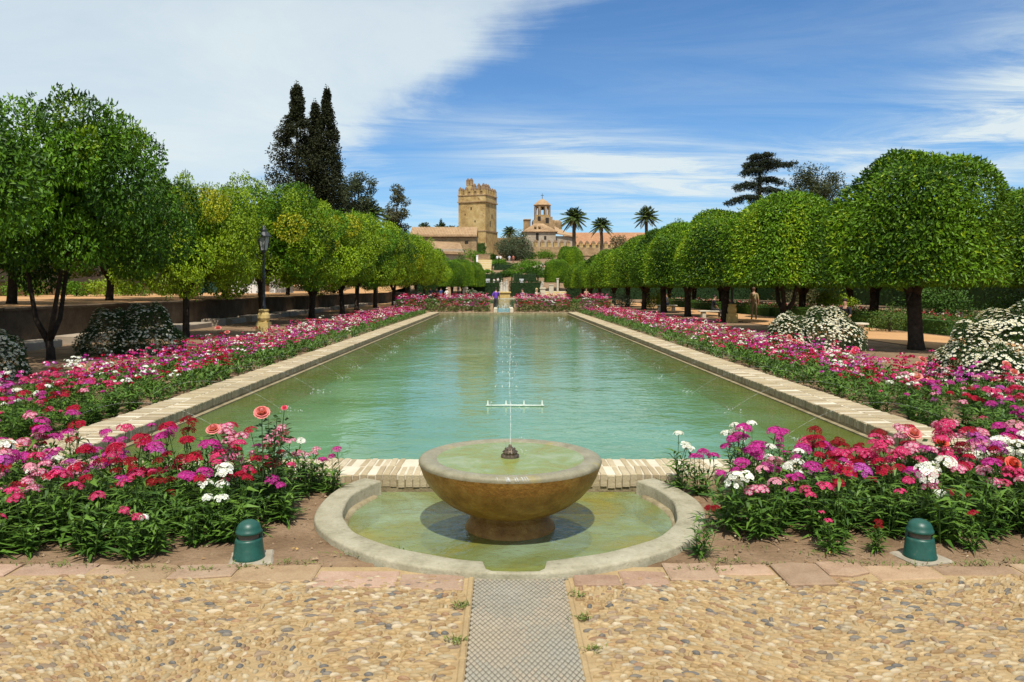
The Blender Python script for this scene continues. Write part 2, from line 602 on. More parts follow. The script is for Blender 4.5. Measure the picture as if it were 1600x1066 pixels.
def build_ground():
    xs = np.concatenate([[-1500, -600, -300, -150, -90, -60, -40, -30, -22, -16, -13, -11, -10], np.arange(-9, 9.01, .06),
                         [10, 11, 13, 16, 22, 30, 40, 60, 90, 150, 300, 600, 1500]])
    ys = np.concatenate([[-300, -80, -30, -10, -3, 0, 1.2], np.arange(2, 8.01, .06), np.arange(8.5, 60, .75), np.arange(60, 250, 4), [280, 350, 500, 800, 1500, 3000]])
    X, Y = np.meshgrid(xs, ys)
    Z = np.interp(Y, *HILL)
    nz = np.zeros_like(X)
    for k in range(14):
        a, f = rng.uniform(0, 6.28), rng.uniform(1.5, 14)
        nz += np.sin((X * math.cos(a) + Y * math.sin(a)) * f + rng.uniform(0, 6.28)) / f ** .6
    fine = (np.abs(X) < 9) & (Y > 4.6) & (Y < 8)
    Z += np.where(fine, nz * .006 + rng.normal(0, .004, X.shape) - .01, -.03 * (Y < 110))
    # hollows for the paving bed, the pool, the basin and the second pool
    Z = np.where((np.abs(X) < 9.1) & (Y < 4.72), -.10, Z)
    Z = np.where((np.abs(X - AX) < POOL_H - .3) & (Y > POOL_Y0 + .3) & (Y < POOL_Y1 - .2), -.85, Z)
    Z = np.where(np.hypot(X - BC[0], Y - BC[1]) < BR_O - .07, -.5, Z)
    Z = np.where((np.abs(X - AX) < 1.3) & (Y > 6.2) & (Y < 7), -.5, Z)
    ny, nx = X.shape
    idx = np.arange(nx * ny).reshape(ny, nx)
    F = np.stack([idx[:-1, :-1], idx[:-1, 1:], idx[1:, 1:], idx[1:, :-1]], -1).reshape(-1, 4)
    mb = MB()
    mb.add(np.stack([X, Y, Z], -1).reshape(-1, 3), F)
    o = mb.build('ground', M['soil'], smooth=True)
    tag(o, 'brown garden soil of the beds and the rising ground behind', 'ground', kind='structure')


build_ground()

# ---- cobbled paving in front: pebbles on edge in mortar
WALK = (-.185, .372)             # x range of the tiled strip
PAL = np.array([(.48, .37, .205), (.45, .33, .165), (.42, .295, .135), (.37, .24, .11), (.50, .42, .27), (.34, .21, .115),
                (.55, .47, .33), (.27, .215, .15), (.21, .19, .16), (.15, .145, .135), (.32, .235, .155)])
PALW = np.array([.2, .2, .16, .1, .12, .05, .06, .04, .03, .025, .06])
PALW /= PALW.sum()


def pebble_arrays(n, L, W, H, a, C, tilt):
    """n pebbles with 8-sided outline, two rings and a cap: 24 triangles each"""
    th = np.arange(8) * math.pi / 4
    ex = np.sign(np.cos(th)) * np.abs(np.cos(th)) ** .8
    ey = np.sign(np.sin(th)) * np.abs(np.sin(th)) ** .8
    rings = [(1.0, 0.0), (.86, .62), (.45, .94)]
    out = []
    jit = rng.uniform(.82, 1.15, (n, 8))
    for s_, h in rings:
        x = ex[None] * L[:, None] * .5 * s_ * jit
        y = ey[None] * W[:, None] * .5 * s_ * jit
        z = np.tile(H[:, None] * h, (1, 8)) + x * tilt[:, None]
        out.append(np.stack([x, y, z], -1))
    V = np.concatenate(out + [np.stack([np.zeros(n), np.zeros(n), H], -1)[:, None]], 1)   # n,25,3
    ca, sa = np.cos(a)[:, None], np.sin(a)[:, None]
    V = np.stack([V[..., 0] * ca - V[..., 1] * sa, V[..., 0] * sa + V[..., 1] * ca, V[..., 2]], -1)
    return V


def pebble_faces():
    q, t = [], []
    for r in range(2):
        for j in range(8):
            a, b = r * 8 + j, r * 8 + (j + 1) % 8
            q.append((a, b, b + 8, a + 8))
    for j in range(8):
        t.append((16 + j, 16 + (j + 1) % 8, 24))
    return np.array(q), np.array(t)


def build_cobbles():
    mb = MB()
    # mortar bed as a sheet with gentle swells
    for x0, x1 in ((-9, WALK[0] - .012), (WALK[1] + .012, 9)):
        g = np.arange(x0, x1 + .001, (x1 - x0) / 40)
        h = np.arange(-.6, 4.75, .1)
        X, Y = np.meshgrid(g, h)
        idx = np.arange(X.size).reshape(X.shape)
        F = np.stack([idx[:-1, :-1], idx[:-1, 1:], idx[1:, 1:], idx[1:, :-1]], -1).reshape(-1, 4)
        mb.add(np.stack([X, Y, np.full(X.shape, -.009)], -1).reshape(-1, 3), F)
    pav = mb.build('cobbled_paving', M['mortar'])
    tag(pav, 'cream and tan pebble paving set on edge in swirling rows', 'paving', kind='structure')
    # pebbles in warped rows, the warp changing from panel to panel
    du, dv = .062, .0240
    U, Vv = np.meshgrid(np.arange(-4.9, 4.9, du), np.arange(1.9, 4.62, dv))
    U = U + (np.arange(U.shape[0]) % 2)[:, None] * du * .5
    U, Vv = U.ravel(), Vv.ravel()
    U = U + rng.uniform(-.011, .011, U.shape)
    Vv = Vv + rng.uniform(-.005, .005, U.shape)

    def warp(u, v):
        x = u + .10 * np.sin(v * 3.1 + u * .8) + .05 * np.sin(v * 5 + 1)
        y = v + .16 * np.sin(u * 1.9 + .6) + .07 * np.sin(u * 4.3 + v * 1.3)
        return x, y
    x, y = warp(U, Vv)
    x2, y2 = warp(U + .01, Vv)
    a = np.arctan2(y2 - y, x2 - x) + rng.normal(0, .12, U.shape)
    # panels where the pebbles stand across the rows
    pan = np.sin(U * 2.3 + 1.2) * np.cos(Vv * 2.9 + U * .7)
    turn = (pan > .45) & (rng.random(U.shape) < .8)
    a = a + np.where(turn, R(62), 0) + np.where(rng.random(U.shape) < .05, R(80), 0)
    L = du * rng.uniform(.65, 1.2, U.shape) * np.where(turn, .62, 1)
    W = dv * rng.uniform(.82, 1.16, U.shape) * np.where(turn, 1.2, 1)
    big = rng.random(U.shape) < .07
    L = np.where(big, L * 1.45, L)
    W = np.where(big, W * 1.3, W)
    H = rng.uniform(.011, .021, U.shape)
    keep = (y < 4.53 + .03 * np.sin(x * 7)) & (y > 2.0) & (np.abs(x) < 4.6) & ~((x > WALK[0] - .042) & (x < WALK[1] + .042))
    keep &= rng.random(U.shape) < .97
    x, y, a, L, W, H, big = [q[keep] for q in (x, y, a, L, W, H, big)]
    n = len(x)
    ci = rng.choice(len(PAL), n, p=PALW)
    col = PAL[ci] * np.array((.92, .87, .82)) * rng.uniform(.78, 1.1, (n, 1))
    tilt = rng.normal(0, .10, n)
    # the 300 that show largest become pieces of their own
    vis = (y > 3.36) & (np.abs(x - .02) < 800 * y / FPX * .98)
    score = np.where(vis, L * W / y ** 2, -1)
    order = np.argsort(-score)
    one, rest = order[:300], order[300:]
    q, t = pebble_faces()
    V = pebble_arrays(len(rest), L[rest], W[rest], H[rest], a[rest], None, tilt[rest])
    V = V + np.stack([x[rest], y[rest], np.full(len(rest), -.014)], -1)[:, None]
    off = (np.arange(len(rest)) * 25)[:, None, None]
    mb = MB()
    C = np.repeat(col[rest], 25, 0)
    mb.add(V.reshape(-1, 3), (q[None] + off).reshape(-1, 4), 0, C)
    mb.F.append((t[None] + off).reshape(-1, 3))
    mb.M.append(np.zeros(len(rest) * 8, np.int32))
    stuff(mb.build('pebbles', M['pebble'], pav, smooth=True))
    # shared meshes for the single pebbles
    protos = {}
    for ci_ in range(len(PAL)):
        for k in range(3):
            mb = MB()
            V = pebble_arrays(1, np.array([1.]), np.array([1.]), np.array([1.]), np.zeros(1), None, np.zeros(1))[0]
            mb.add(V, q, 0, PAL[ci_] * np.array((.92, .87, .82)) * rng.uniform(.8, 1.08))
            mb.F.append(t.copy())
            mb.M.append(np.zeros(8, np.int32))
            protos[ci_, k] = mb.mesh('pebble', M['pebble'], True)
    for i in one:
        o = link('pebble', protos[ci[i], i % 3], pav, (x[i], y[i], -.014), a[i], (L[i], W[i], H[i]))


build_cobbles()


def build_walk():
    mb = MB()
    mb.add([(WALK[0], -.6, -.016), (WALK[1], -.6, -.016), (WALK[1], 4.56, -.016), (WALK[0], 4.56, -.016)], [(0, 1, 2, 3)])
    w = mb.build('tiled_walkway', M['joint'])
    tag(w, 'narrow strip of small diamond tiles leading to the basin', 'walkway', kind='structure')
    # cement bands either side
    mb = MB()
    # rhombus tiles, longer along the walk than across it
    ha, hb = .0138, .0262
    rest = MB()
    cells = []
    nx = int((WALK[1] - WALK[0]) / ha)
    for i in range(1, nx):
        for j in range(0, int(2.9 / hb)):
            if (i + j) % 2:
                continue
            cx, cy = WALK[0] + i * ha, 1.7 + j * hb
            if WALK[0] + ha < cx < WALK[1] - ha and cy < 4.52:
                cells.append((cx, cy))
    base = [(.34, .31, .245), (.35, .31, .235), (.38, .32, .235), (.39, .325, .23), (.41, .34, .24)]
    cells.sort(key=lambda c: c[1])
    single = set([c for c in cells if c[1] > 3.33][:300])

    def rhomb(mb, col, at=(0, 0, 0)):
        k, c = .86, .80
        V = [(ha * k, 0, -.012), (0, hb * k, -.012), (-ha * k, 0, -.012), (0, -hb * k, -.012), (ha * k, 0, -.003), (0, hb * k, -.003), (-ha * k, 0, -.003), (0, -hb * k, -.003),
             (ha * c, 0, 0), (0, hb * c, 0), (-ha * c, 0, 0), (0, -hb * c, 0)]
        F = [(i, (i + 1) % 4, 4 + (i + 1) % 4, 4 + i) for i in range(4)] + [(4 + i, 4 + (i + 1) % 4, 8 + (i + 1) % 4, 8 + i) for i in range(4)] + [(8, 9, 10, 11)]
        mb.add(np.array(V) + np.array(at), F, 0, col)
    meshes = []
    for bcol in base:
        m2 = MB()
        rhomb(m2, bcol)
        meshes.append(m2.mesh('tile', M['tile']))
    for c in cells:
        g = math.sin(c[0] * 9 + c[1] * 4) + math.sin(c[1] * 7 - c[0] * 5) + rng.normal(0, .3)
        k = int(np.clip(g * .7 + 2, 0, 4))
        z = -.003 + rng.normal(0, .0005)
        if c in single:
            link('tile', meshes[k], w, (c[0], c[1], z))
        else:
            rhomb(rest, np.array(base[k]) * rng.uniform(.94, 1.05), (c[0], c[1], z))
    stuff(rest.build('tiles', M['tile'], w))
    for sx, xx in ((-1, WALK[0]), (1, WALK[1])):
        e = MB()
        yy = 1.6
        while yy < 4.4:
            ln = rng.uniform(.3, .6)
            chamfer_box(e, (xx - .018, yy, -.03), (xx + .018, min(yy + ln, 4.54) - .006, .001 + rng.normal(0, .0015)), .008, 0, np.array((.95, .88, .8)) * rng.uniform(.85, 1.05))
            yy += ln
        e.build('edging_strip', M['mortar'], w)


build_walk()


def build_border():
    root = link('stone_border', None)
    tag(root, 'row of uneven pink stone slabs between paving and flower beds', 'paving', kind='structure')
    for side in (-1, 1):
        x = WALK[0] - .035 if side < 0 else WALK[1] + .035
        while abs(x) < 6.5:
            w = rng.uniform(.22, .5)
            front = 4.56 - (.0 if rng.random() < .65 else rng.uniform(.05, .22)) + rng.uniform(-.03, .03)
            back = 4.70 + rng.uniform(-.025, .03) + .006 * abs(x)
            if abs(x) < .7:
                front, back = 4.38 + rng.uniform(-.04, .03), 4.55 + .06 * (abs(x) > .45)
            x0, x1 = (x - w, x) if side < 0 else (x, x + w)
            mb = MB()
            # irregular outline
            poly = [(x0 + .006, front + rng.uniform(-.03, .03)), ((x0 + x1) / 2, front + rng.uniform(-.035, .02)), (x1 - .006, front + rng.uniform(-.03, .03)),
                    (x1 - .006, back + rng.uniform(-.02, .02)), ((x0 + x1) / 2, back + rng.uniform(-.015, .025)), (x0 + .006, back + rng.uniform(-.02, .02))]
            cx, cy = (x0 + x1) / 2, (front + back) / 2
            zt = .004 + rng.normal(0, .004)
            c = .012
            V = [(px - cx, py - cy, -.08) for px, py in poly] + [(px - cx, py - cy, zt - .007) for px, py in poly] + \
                [((px - cx) * (1 - c / abs(w / 2)), (py - cy) * .93, zt) for px, py in poly]
            n = 6
            F = [(i, (i + 1) % n, n + (i + 1) % n, n + i) for i in range(n)] + [(n + i, n + (i + 1) % n, 2 * n + (i + 1) % n, 2 * n + i) for i in range(n)] + [tuple(range(2 * n, 3 * n))]
            mb.add(V, F, 0, np.array((1, rng.uniform(.93, 1.03), rng.uniform(.88, 1.04))) * rng.uniform(.74, 1.08))
            mb.build('slab', M['slab'], root, loc=(cx, cy, 0))
            x = x0 if side < 0 else x1


build_border()

# ================================================================== the pool
M['poolwater'] = water_mat('pool_water', [(.32, (.14, .25, .085)), (.48, (.17, .32, .16)), (.66, (.225, .385, .215))], (.55, .86, .74), .64, (4.2, .8), .42, (.30,), (.9, 1.1, 1), 1.33, (3.4, 5.6, (.15, .17, .028)))
M['basinwater'] = water_mat('basin_water', [(.36, (.27, .245, .04)), (.48, (.20, .235, .075)), (.64, (.27, .36, .21))], (.85, .88, .62), .62, (12, 3.5), .5, (1.1,), (1, 1, 1), 1.28)
M['bowlwater'] = water_mat('bowl_water', [(.35, (.26, .26, .06)), (.5, (.24, .30, .10)), (.7, (.34, .38, .22))], (.85, .88, .62), .8, (14, 5), .2, (4,), (1, 1, 1), 1.16)
M['jet'] = None


def jet_mat():
    m, nt, N, L, b = new_mat('falling_water')
    b.inputs['Base Color'].default_value = (.9, .93, .95, 1)
    b.inputs['Roughness'].default_value = .15
    t = N.new('ShaderNodeBsdfTransparent')
    mx = N.new('ShaderNodeMixShader')
    f = tex_noise(N, L, 25, 3, .6)
    r = ramp_node(N, L, f, [(.35, (.02, .02, .02)), (.7, (.5, .5, .5))])
    L.new(r, mx.inputs[0])
    L.new(t.outputs[0], mx.inputs[1])
    L.new(b.outputs[0], mx.inputs[2])
    L.new(mx.outputs[0], N['Material Output'].inputs[0])
    return m


M['jet'] = jet_mat()


def build_pool():
    xi = POOL_H - COPE
    y0, y1 = POOL_Y0 + COPE, POOL_Y1 - .5
    mb = MB()
    F = -.62
    x0, x1 = AX - xi - .02, AX + xi + .02
    mb.add([(x0, y0 - .02, F), (x1, y0 - .02, F), (x1, y1 + .02, F), (x0, y1 + .02, F)], [(0, 1, 2, 3)])
    o = mb.build('pool_floor', M['pool_floor'])
    tag(o, 'turquoise green floor under the pool water', 'pool floor', kind='structure')
    mb = MB()
    mb.add([(x0, y0 - .02, WATER_Z), (x1, y0 - .02, WATER_Z), (x1, y1 + .02, WATER_Z), (x0, y1 + .02, WATER_Z)], [(0, 1, 2, 3)])
    o = mb.build('pool_water', M['poolwater'])
    tag(o, 'rippled green water of the long pool', 'water', kind='structure')
    # edging wall with brick-on-edge coping
    e = thing('pool_edging', (0, 0, 0), 'low brick-on-edge rim running round the long green pool', 'pool rim')
    w = MB()
    ox, ix = POOL_H - .015, xi + .012
    zt = COPE_Z - .05
    box(w, (AX - ox, POOL_Y0 + .015, -.7), (AX + ox, y0 - .012, zt))
    box(w, (AX - ox, y0 - .011, -.7), (AX - ix, POOL_Y1, zt))
    box(w, (AX + ix, y0 - .011, -.7), (AX + ox, POOL_Y1, zt))
    box(w, (AX - ix + .001, y1 + .012, -.7), (AX + ix - .001, POOL_Y1, zt))
    w.build('wall', M['wallface'], e)
    # ledge just under the water line
    lg = MB()
    box(lg, (AX + xi - .07, y0, -.75), (AX + xi + .011, y1, WATER_Z + .018))
    box(lg, (AX - xi - .011, y0, -.75), (AX - xi + .07, y1, WATER_Z + .018))
    lg.build('ledge', M['wallface'], e)
    cols = [(.50, .41, .26), (.47, .38, .24), (.53, .44, .29), (.44, .35, .22), (.55, .46, .32), (.41, .33, .22)]
    bw, bl = .058, .31
    mesh = []
    for c in cols:
        m2 = MB()
        chamfer_box(m2, (-bw / 2, -bl / 2, -.11), (bw / 2, bl / 2, 0), .007, 0, c)
        mesh.append(m2.mesh('brick', M['brick']))
    rest = MB()
    cand = []
    step = .0655
    k = 0
    x = AX - POOL_H + step / 2
    while x < AX + POOL_H:
        for r in range(2):
            cand.append((x, POOL_Y0 + .005 + bl / 2 + r * (bl + .012), 0))
        x += step
    y = y0 + step
    while y < POOL_Y1:
        for s in (-1, 1):
            for r in range(2):
                cand.append((AX + s * (xi + .005 + bl / 2 + r * (bl + .012)), y, R(90)))
        y += step
    x = AX - xi + step
    while x < AX + xi:
        cand.append((x, POOL_Y1 - .25, 0))
        x += step * 1.5

    def seen(c):
        u = VX + c[0] / c[1] * FPX
        return -10 < u < 1610
    cand.sort(key=lambda c: (not seen(c), c[1]))
    # worn cement skim hides some of the joints on the side runs
    for i, (x, y, a) in enumerate(cand):
        g = math.sin(x * 3.1 + y * 1.7) + math.sin(y * .9) + rng.normal(0, .8)
        ci = int(np.clip(g + 2.5, 0, 5))
        z = COPE_Z + rng.normal(0, .004)
        aa = a + rng.normal(0, .02)
        if i < 298:
            o = link('brick', mesh[ci], e, (x, y + rng.normal(0, .003), z), aa)
            o.scale = (rng.uniform(.9, 1.06), rng.uniform(.97, 1.02), 1)
        else:
            chamfer_box(rest, (-bw / 2, -bl / 2, -.11), (bw / 2, bl / 2, 0), .009, 0, np.array(cols[ci]) * rng.uniform(.72, 1.0), aa, (x, y, z))
    stuff(rest.build('bricks', M['brick'], e))
    mo = MB()
    zz = COPE_Z - .0045
    sk = .005
    for (a0, b0, a1, b1) in ((AX - ox, POOL_Y0 + .02, AX + ox, y0 - .02), (AX - ox, y0 - .019, AX - ix - .01, POOL_Y1 - .02), (AX + ix + .01, y0 - .019, AX + ox, POOL_Y1 - .02)):
        box(mo, (a0, b0, zt + .002), (a1, b1, zz))
    mo.build('mortar', M['palestone'], e)


build_pool()


def nozzle_bars():
    """pipes with upright nozzles lying across the axis of the pool"""
    ys = [11.6 + 2.35 * i for i in range(16)]
    proto = None
    for i, y in enumerate(ys):
        r = thing('nozzle_bar', (AX + .13 if i == 0 else AX, y, WATER_Z), 'pale pipe with four spouts across the pool, %s from the bowl' % ordinal(i), 'water pipe', 'nozzle pipes along the pool axis')
        w = .44 if i == 0 else .22
        if i in (0, 1):
            mb = MB()
            tube(mb, [(-w, 0, .012), (-w * .3, 0, .016), (w * .3, 0, .014), (w, 0, .012)], .012, 8)
            pm = mb.mesh('pipe', M['pipe'], True)
            mb = MB()
            lathe(mb, [(.020, 0), (.020, .02), (.012, .03), (.010, .07), (.006, .078), (0, .08)], 10)
            nm = mb.mesh('nozzle', M['pipe'], True)
        link('pipe', pm, r, (0, 0, 0 if i == 0 else -.06))
        for q in (-1, -.33, .33, 1):
            link('nozzle', nm, r, (q * (w - .03), 0, .01 if i == 0 else -.068))
    # spray falling back around each bar
    mb = MB()
    for i, y in enumerate(ys):
        n = 30 if i else 10
        th = rng.uniform(0, 6.28, n)
        for k in range(n):
            x = AX + rng.normal(0, .12 if i else .2)
            p = np.array((x, y + rng.normal(0, .10), WATER_Z + abs(rng.normal(0, .10 if i else .04))))
            s = rng.uniform(.004, .010)
            V = p + np.array([(s, 0, 0), (-s, 0, 0), (0, s, 0), (0, -s, 0), (0, 0, s * 1.8), (0, 0, -s)])
            mb.add(V, [(0, 2, 4), (2, 1, 4), (1, 3, 4), (3, 0, 4), (2, 0, 5), (1, 2, 5), (3, 1, 5), (0, 3, 5)])
    # rings and drops where the side jets land
    for s in (-1, 1):
        for k in range(19):
            y = 9.0 + k * 2.05
            x0 = AX + s * rng.uniform(2.9, 3.4)
            for q in range(22):
                p = np.array((x0 + rng.normal(0, .09), y + rng.normal(0, .09), WATER_Z + abs(rng.normal(0, .035))))
                z = rng.uniform(.003, .009) * (1 + k * .05)
                V = p + np.array([(z, 0, 0), (-z, 0, 0), (0, z, 0), (0, -z, 0), (0, 0, z * 1.8), (0, 0, -z)])
                mb.add(V, [(0, 2, 4), (2, 1, 4), (1, 3, 4), (3, 0, 4), (2, 0, 5), (1, 2, 5), (3, 1, 5), (0, 3, 5)])
    o = mb.build('water_drops', M['jet'])
    tag(o, 'scattered white drops splashing on the pool surface', 'splashes', kind='stuff')
    # thin arcs of water from both edges
    mb = MB()
    pts = []
    for t in np.linspace(0, 1, 22):
        pts.append((-1.9 * t, 0, .30 * 4 * t * (1 - t) * 1.0 + .12 * (1 - t) - .15 * t))
    tube(mb, pts, np.linspace(.0007, .0013, 22), 5)
    am = mb.mesh('water_jet', M['jet'], True)
    for s in (-1, 1):
        for k in range(9):
            y = 9.0 + k * 2.05
            o = link('water_jet', am, None, (AX + s * (POOL_H + .12), y, .06), 0 if s > 0 else math.pi)
            tag(o, 'thin arc of water over the %s pool edge, %s from the bowl' % ('right' if s > 0 else 'left', ordinal(k)), 'water jet', 'water arcs into the pool')


nozzle_bars()


# ================================================================== round basin and bowl
def build_basin():
    b = thing('basin', (BC[0], BC[1], 0), 'round sunken basin of pale stone under the brown bowl', 'basin')
    dy = POOL_Y0 - BC[1]
    amax = math.asin(dy / BR_O)
    a0, a1 = -math.pi - amax, amax          # open towards the pool wall
    n = 150
    V, k = [], None
    prof_n = 8
    for i in range(n + 1):
        a = a0 + (a1 - a0) * i / n
        xo = BR_O * math.cos(a)
        # notch at the front
        dx = abs(xo - .02) - .185
        fr = math.sin(a) < 0
        t = 0
        if fr:
            t = 1 - min(1, max(0, (dx + .015) / .045))
            t = t * t * (3 - 2 * t)
        ri = BR_I + .155 * t
        wob = .006 * math.sin(7 * a) + .004 * math.sin(17 * a + 1)
        ri += wob
        ro = BR_O + .007 * math.sin(9 * a + 2)
        zt = .035 + .004 * math.sin(5 * a) + .012 * max(0, math.sin(a))
        m = min(.016, (ro - ri) * .25)
        pr = [(ri, -.45), (ri, zt - m), (ri + m * .3, zt - m * .3), (ri + m, zt), (ro - m, zt), (ro - m * .3, zt - m * .3), (ro, zt - m), (ro, -.2)]
        for r, z in pr:
            V.append((r * math.cos(a), min(r * math.sin(a), dy - .002), z))
    F = []
    for i in range(n):
        for j in range(7):
            p, q = i * 8 + j, (i + 1) * 8 + j
            F.append((p, p + 1, q + 1, q))
    F += [tuple(range(8)), tuple(range(n * 8, n * 8 + 8))[::-1]]
    mb = MB().add(V, F)
    mb.build('rim', M['rim'], b, smooth=True)
    # inner step visible under the rim at the water line
    mb = MB()
    lathe(mb, [(BR_I + .02, -.06), (BR_I - .035, -.062), (BR_I - .045, -.09), (BR_I - .05, -.4)], 90, (0, 0, 0), 0, None, a0 + .12, a1 - .12)
    # keep the step clear of the notch
    mb2 = MB()
    for a_, c_ in ((a0 + .08, -math.pi / 2 - .2), (-math.pi / 2 + .2, a1 - .08)):
        lathe(mb2, [(BR_I + .02, -.055), (BR_I - .03, -.057), (BR_I - .045, -.085), (BR_I - .05, -.4)], 60, (0, 0, 0), 0, None, a_, c_)
    mb2.build('step', M['wallface'], b, smooth=True)
    mb = MB()
    th = np.linspace(a0, a1, 90)
    V = [(0, .2, -.27)] + [((BR_I + .19) * math.cos(t), min((BR_I + .19) * math.sin(t), dy - .003), -.27) for t in th]
    mb.add(V, [(0, i, i + 1) for i in range(1, 90)] + [(0, 90, 1)])
    mb.build('floor', M['basin_floor'], b)
    mb = MB()
    V = [(0, .2, -.075)] + [((BR_I + .158) * math.cos(t), min((BR_I + .158) * math.sin(t), dy - .003), -.075) for t in th]
    mb.add(V, [(0, i, i + 1) for i in range(1, 90)] + [(0, 90, 1)])
    mb.build('water', M['basinwater'], b)


build_basin()
BOWL = (AX, 5.72)


def build_bowl():
    f = thing('bowl_fountain', (BOWL[0], BOWL[1], -.27), 'large brown stone bowl brimming with water on a short foot', 'fountain')
    z0 = .27
    mb = MB()
    prof = [(.33, 0), (.335, z0 - .075), (.325, z0 - .045), (.30, z0 - .03), (.295, z0 + .0), (.275, z0 + .015), (.262, z0 + .03), (.262, z0 + .055)]
    lathe(mb, prof, 64)
    mb.build('foot', M['bowl'], f, smooth=True)
    mb = MB()
    out = [(.25, .045), (.30, .052), (.38, .08), (.47, .13), (.55, .195), (.61, .265), (.645, .33), (.665, .385), (.676, .412)]
    lathe(mb, [(r, z + z0) for r, z in out], 96)
    mb.build('bowl', M['bowl'], f, smooth=True)
    mb = MB()
    rim = [(.676, .412), (.678, .428), (.670, .442), (.650, .450), (.62, .4515), (.58, .448), (.545, .440), (.515, .428), (.48, .40), (.40, .34), (.25, .28), (0, .26)]
    lathe(mb, [(r, z + z0) for r, z in rim], 96)
    mb.build('bowl_rim', M['bowlrim'], f, smooth=True)
    mb = MB()
    lathe(mb, [(.547, .440 + z0), (.3, .440 + z0), (0, .440 + z0)], 72)
    mb.build('water', M['bowlwater'], f)
    nz = MB()
    lathe(nz, [(.07, .435), (.068, .452), (.05, .462), (.052, .475), (.044, .492), (.028, .506), (.014, .514), (.011, .53), (.006, .535), (0, .536)], 20, (0, 0, z0))
    for k in range(12):
        a = k * math.pi / 6
        for r, z in ((.062, .455), (.052, .478), (.036, .500)):
            nz.add(np.array([(r * math.cos(a) * 1.0 + dx * .008, r * math.sin(a) + dy * .008, z + z0 + dz * .008) for dx, dy, dz in ((1, 0, 0), (-1, 0, 0), (0, 1, 0), (0, -1, 0), (0, 0, 1.4))]),
                   [(0, 2, 4), (2, 1, 4), (1, 3, 4), (3, 0, 4)])
    nz.build('spout', M['bronze'], f, smooth=False)
    mb = MB()
    pts = [(.0, 0, .53 + z0)] + [(.004 * math.sin(t * 9), .01 * t, .53 + z0 + .95 * t) for t in np.linspace(.05, 1, 16)]
    tube(mb, pts, np.linspace(.0045, .0025, 17), 6)
    for k in range(70):
        t = rng.random()
        p = np.array((.03 + .06 * (1 - t) + rng.normal(0, .016), rng.normal(0, .03), .47 + z0 + t * .95))
        z = rng.uniform(.0018, .0045)
        V = p + np.array([(z, 0, 0), (-z, 0, 0), (0, z, 0), (0, -z, 0), (0, 0, z * 2.2), (0, 0, -z)])
        mb.add(V, [(0, 2, 4), (2, 1, 4), (1, 3, 4), (3, 0, 4), (2, 0, 5), (1, 2, 5), (3, 1, 5), (0, 3, 5)])
    mb.build('jet', M['jet'], f, smooth=True)
    # film of water slipping over the front lip, in threads
    mb = MB()
    for k in range(14):
        a = -math.pi / 2 + rng.normal(.05, .10)
        pts = [(r * math.cos(a + .01 * j), r * math.sin(a + .01 * j), z + z0) for j, (r, z) in enumerate([(.655, .452), (.674, .446), (.682, .428), (.680, .405)])]
        tube(mb, pts[:3], rng.uniform(.0015, .003), 5)
    mb.build('overflow', M['jet'], f, smooth=True)


build_bowl()


# ================================================================== bollard lights
def bollard(x, y, label, pad):
    r = thing('bollard_light', (x, y, 0), label, 'bollard', 'green bollard lights')
    if pad:
        mb = MB()
        chamfer_box(mb, (-.12, -.115, -.06), (.15, .13, .002), .012, 0, None, .25)
        mb.build('concrete_pad', M['concrete'], r)
    z = .0
    mb = MB()
    lathe(mb, [(.098, z), (.099, z + .012), (.094, z + .02), (.084, z + .112), (.080, z + .124), (.070, z + .128), (.066, z + .122)], 40)
    b = mb.build('base', M['greenmetal'], r, smooth=True)
    mb = MB()
    lathe(mb, [(.066, z + .122), (.064, z + .130), (.064, z + .158), (.066, z + .166)], 40)
    mb.build('lens', M['lens'], r, smooth=True)
    mb = MB()
    lathe(mb, [(.060, z + .158), (.079, z + .158), (.081, z + .164), (.080, z + .174), (.075, z + .178), (.072, z + .196), (.060, z + .217), (.040, z + .231), (.018, z + .238), (0, z + .239)], 40)
    mb.build('cap', M['greenmetal'], r, smooth=True)
    mb = MB()
    for a in (.35, math.pi - .35, -math.pi / 2 - .9 + math.pi):
        box(mb, (.066, -.011, z + .11), (.083, .011, z + .166), 0, None, a)
    mb.build('rib', M['greenmetal'], r)


bollard(-1.60, 4.84, 'green domed bollard light on concrete pad in front of the left flowers', True)
bollard(2.64, 4.86, 'green domed bollard light on concrete pad before the right flowers', True)

# ================================================================== flowers
def blades(mb, C, D, L, W, col, droop=.35, mi=0):
    """curved lance leaves of two quads"""
    n = len(C)
    D = unit(D)
    up = np.tile(np.array([0, 0, 1.0]), (n, 1)) + rng.normal(0, .25, (n, 3))
    S = unit(np.cross(D, up))
    Nn = np.cross(S, D)
    L = np.broadcast_to(L, (n,))[:, None]
    W = np.broadcast_to(W, (n,))[:, None]
    m = C + D * L * .45 + Nn * L * .05
    t = C + D * L - Nn * L * droop
    e = S * W
    V = np.stack([C - e * .12, C + e * .12, m + e * .5, m - e * .5, t + e * .06, t - e * .06], 1).reshape(-1, 3)
    o = (np.arange(n) * 6)[:, None]
    F = np.concatenate([o + np.array([[0, 1, 2, 3]]), o + np.array([[3, 2, 4, 5]])])
    cc = np.repeat(np.broadcast_to(col, (n, 3)), 6, 0)
    mb.add(V, F, mi, cc)


def greens(n, lo=(.035, .085, .012), hi=(.12, .22, .03), p=1.0):
    t = rng.random((n, 1)) ** p
    return np.array(lo) * (1 - t) + np.array(hi) * t


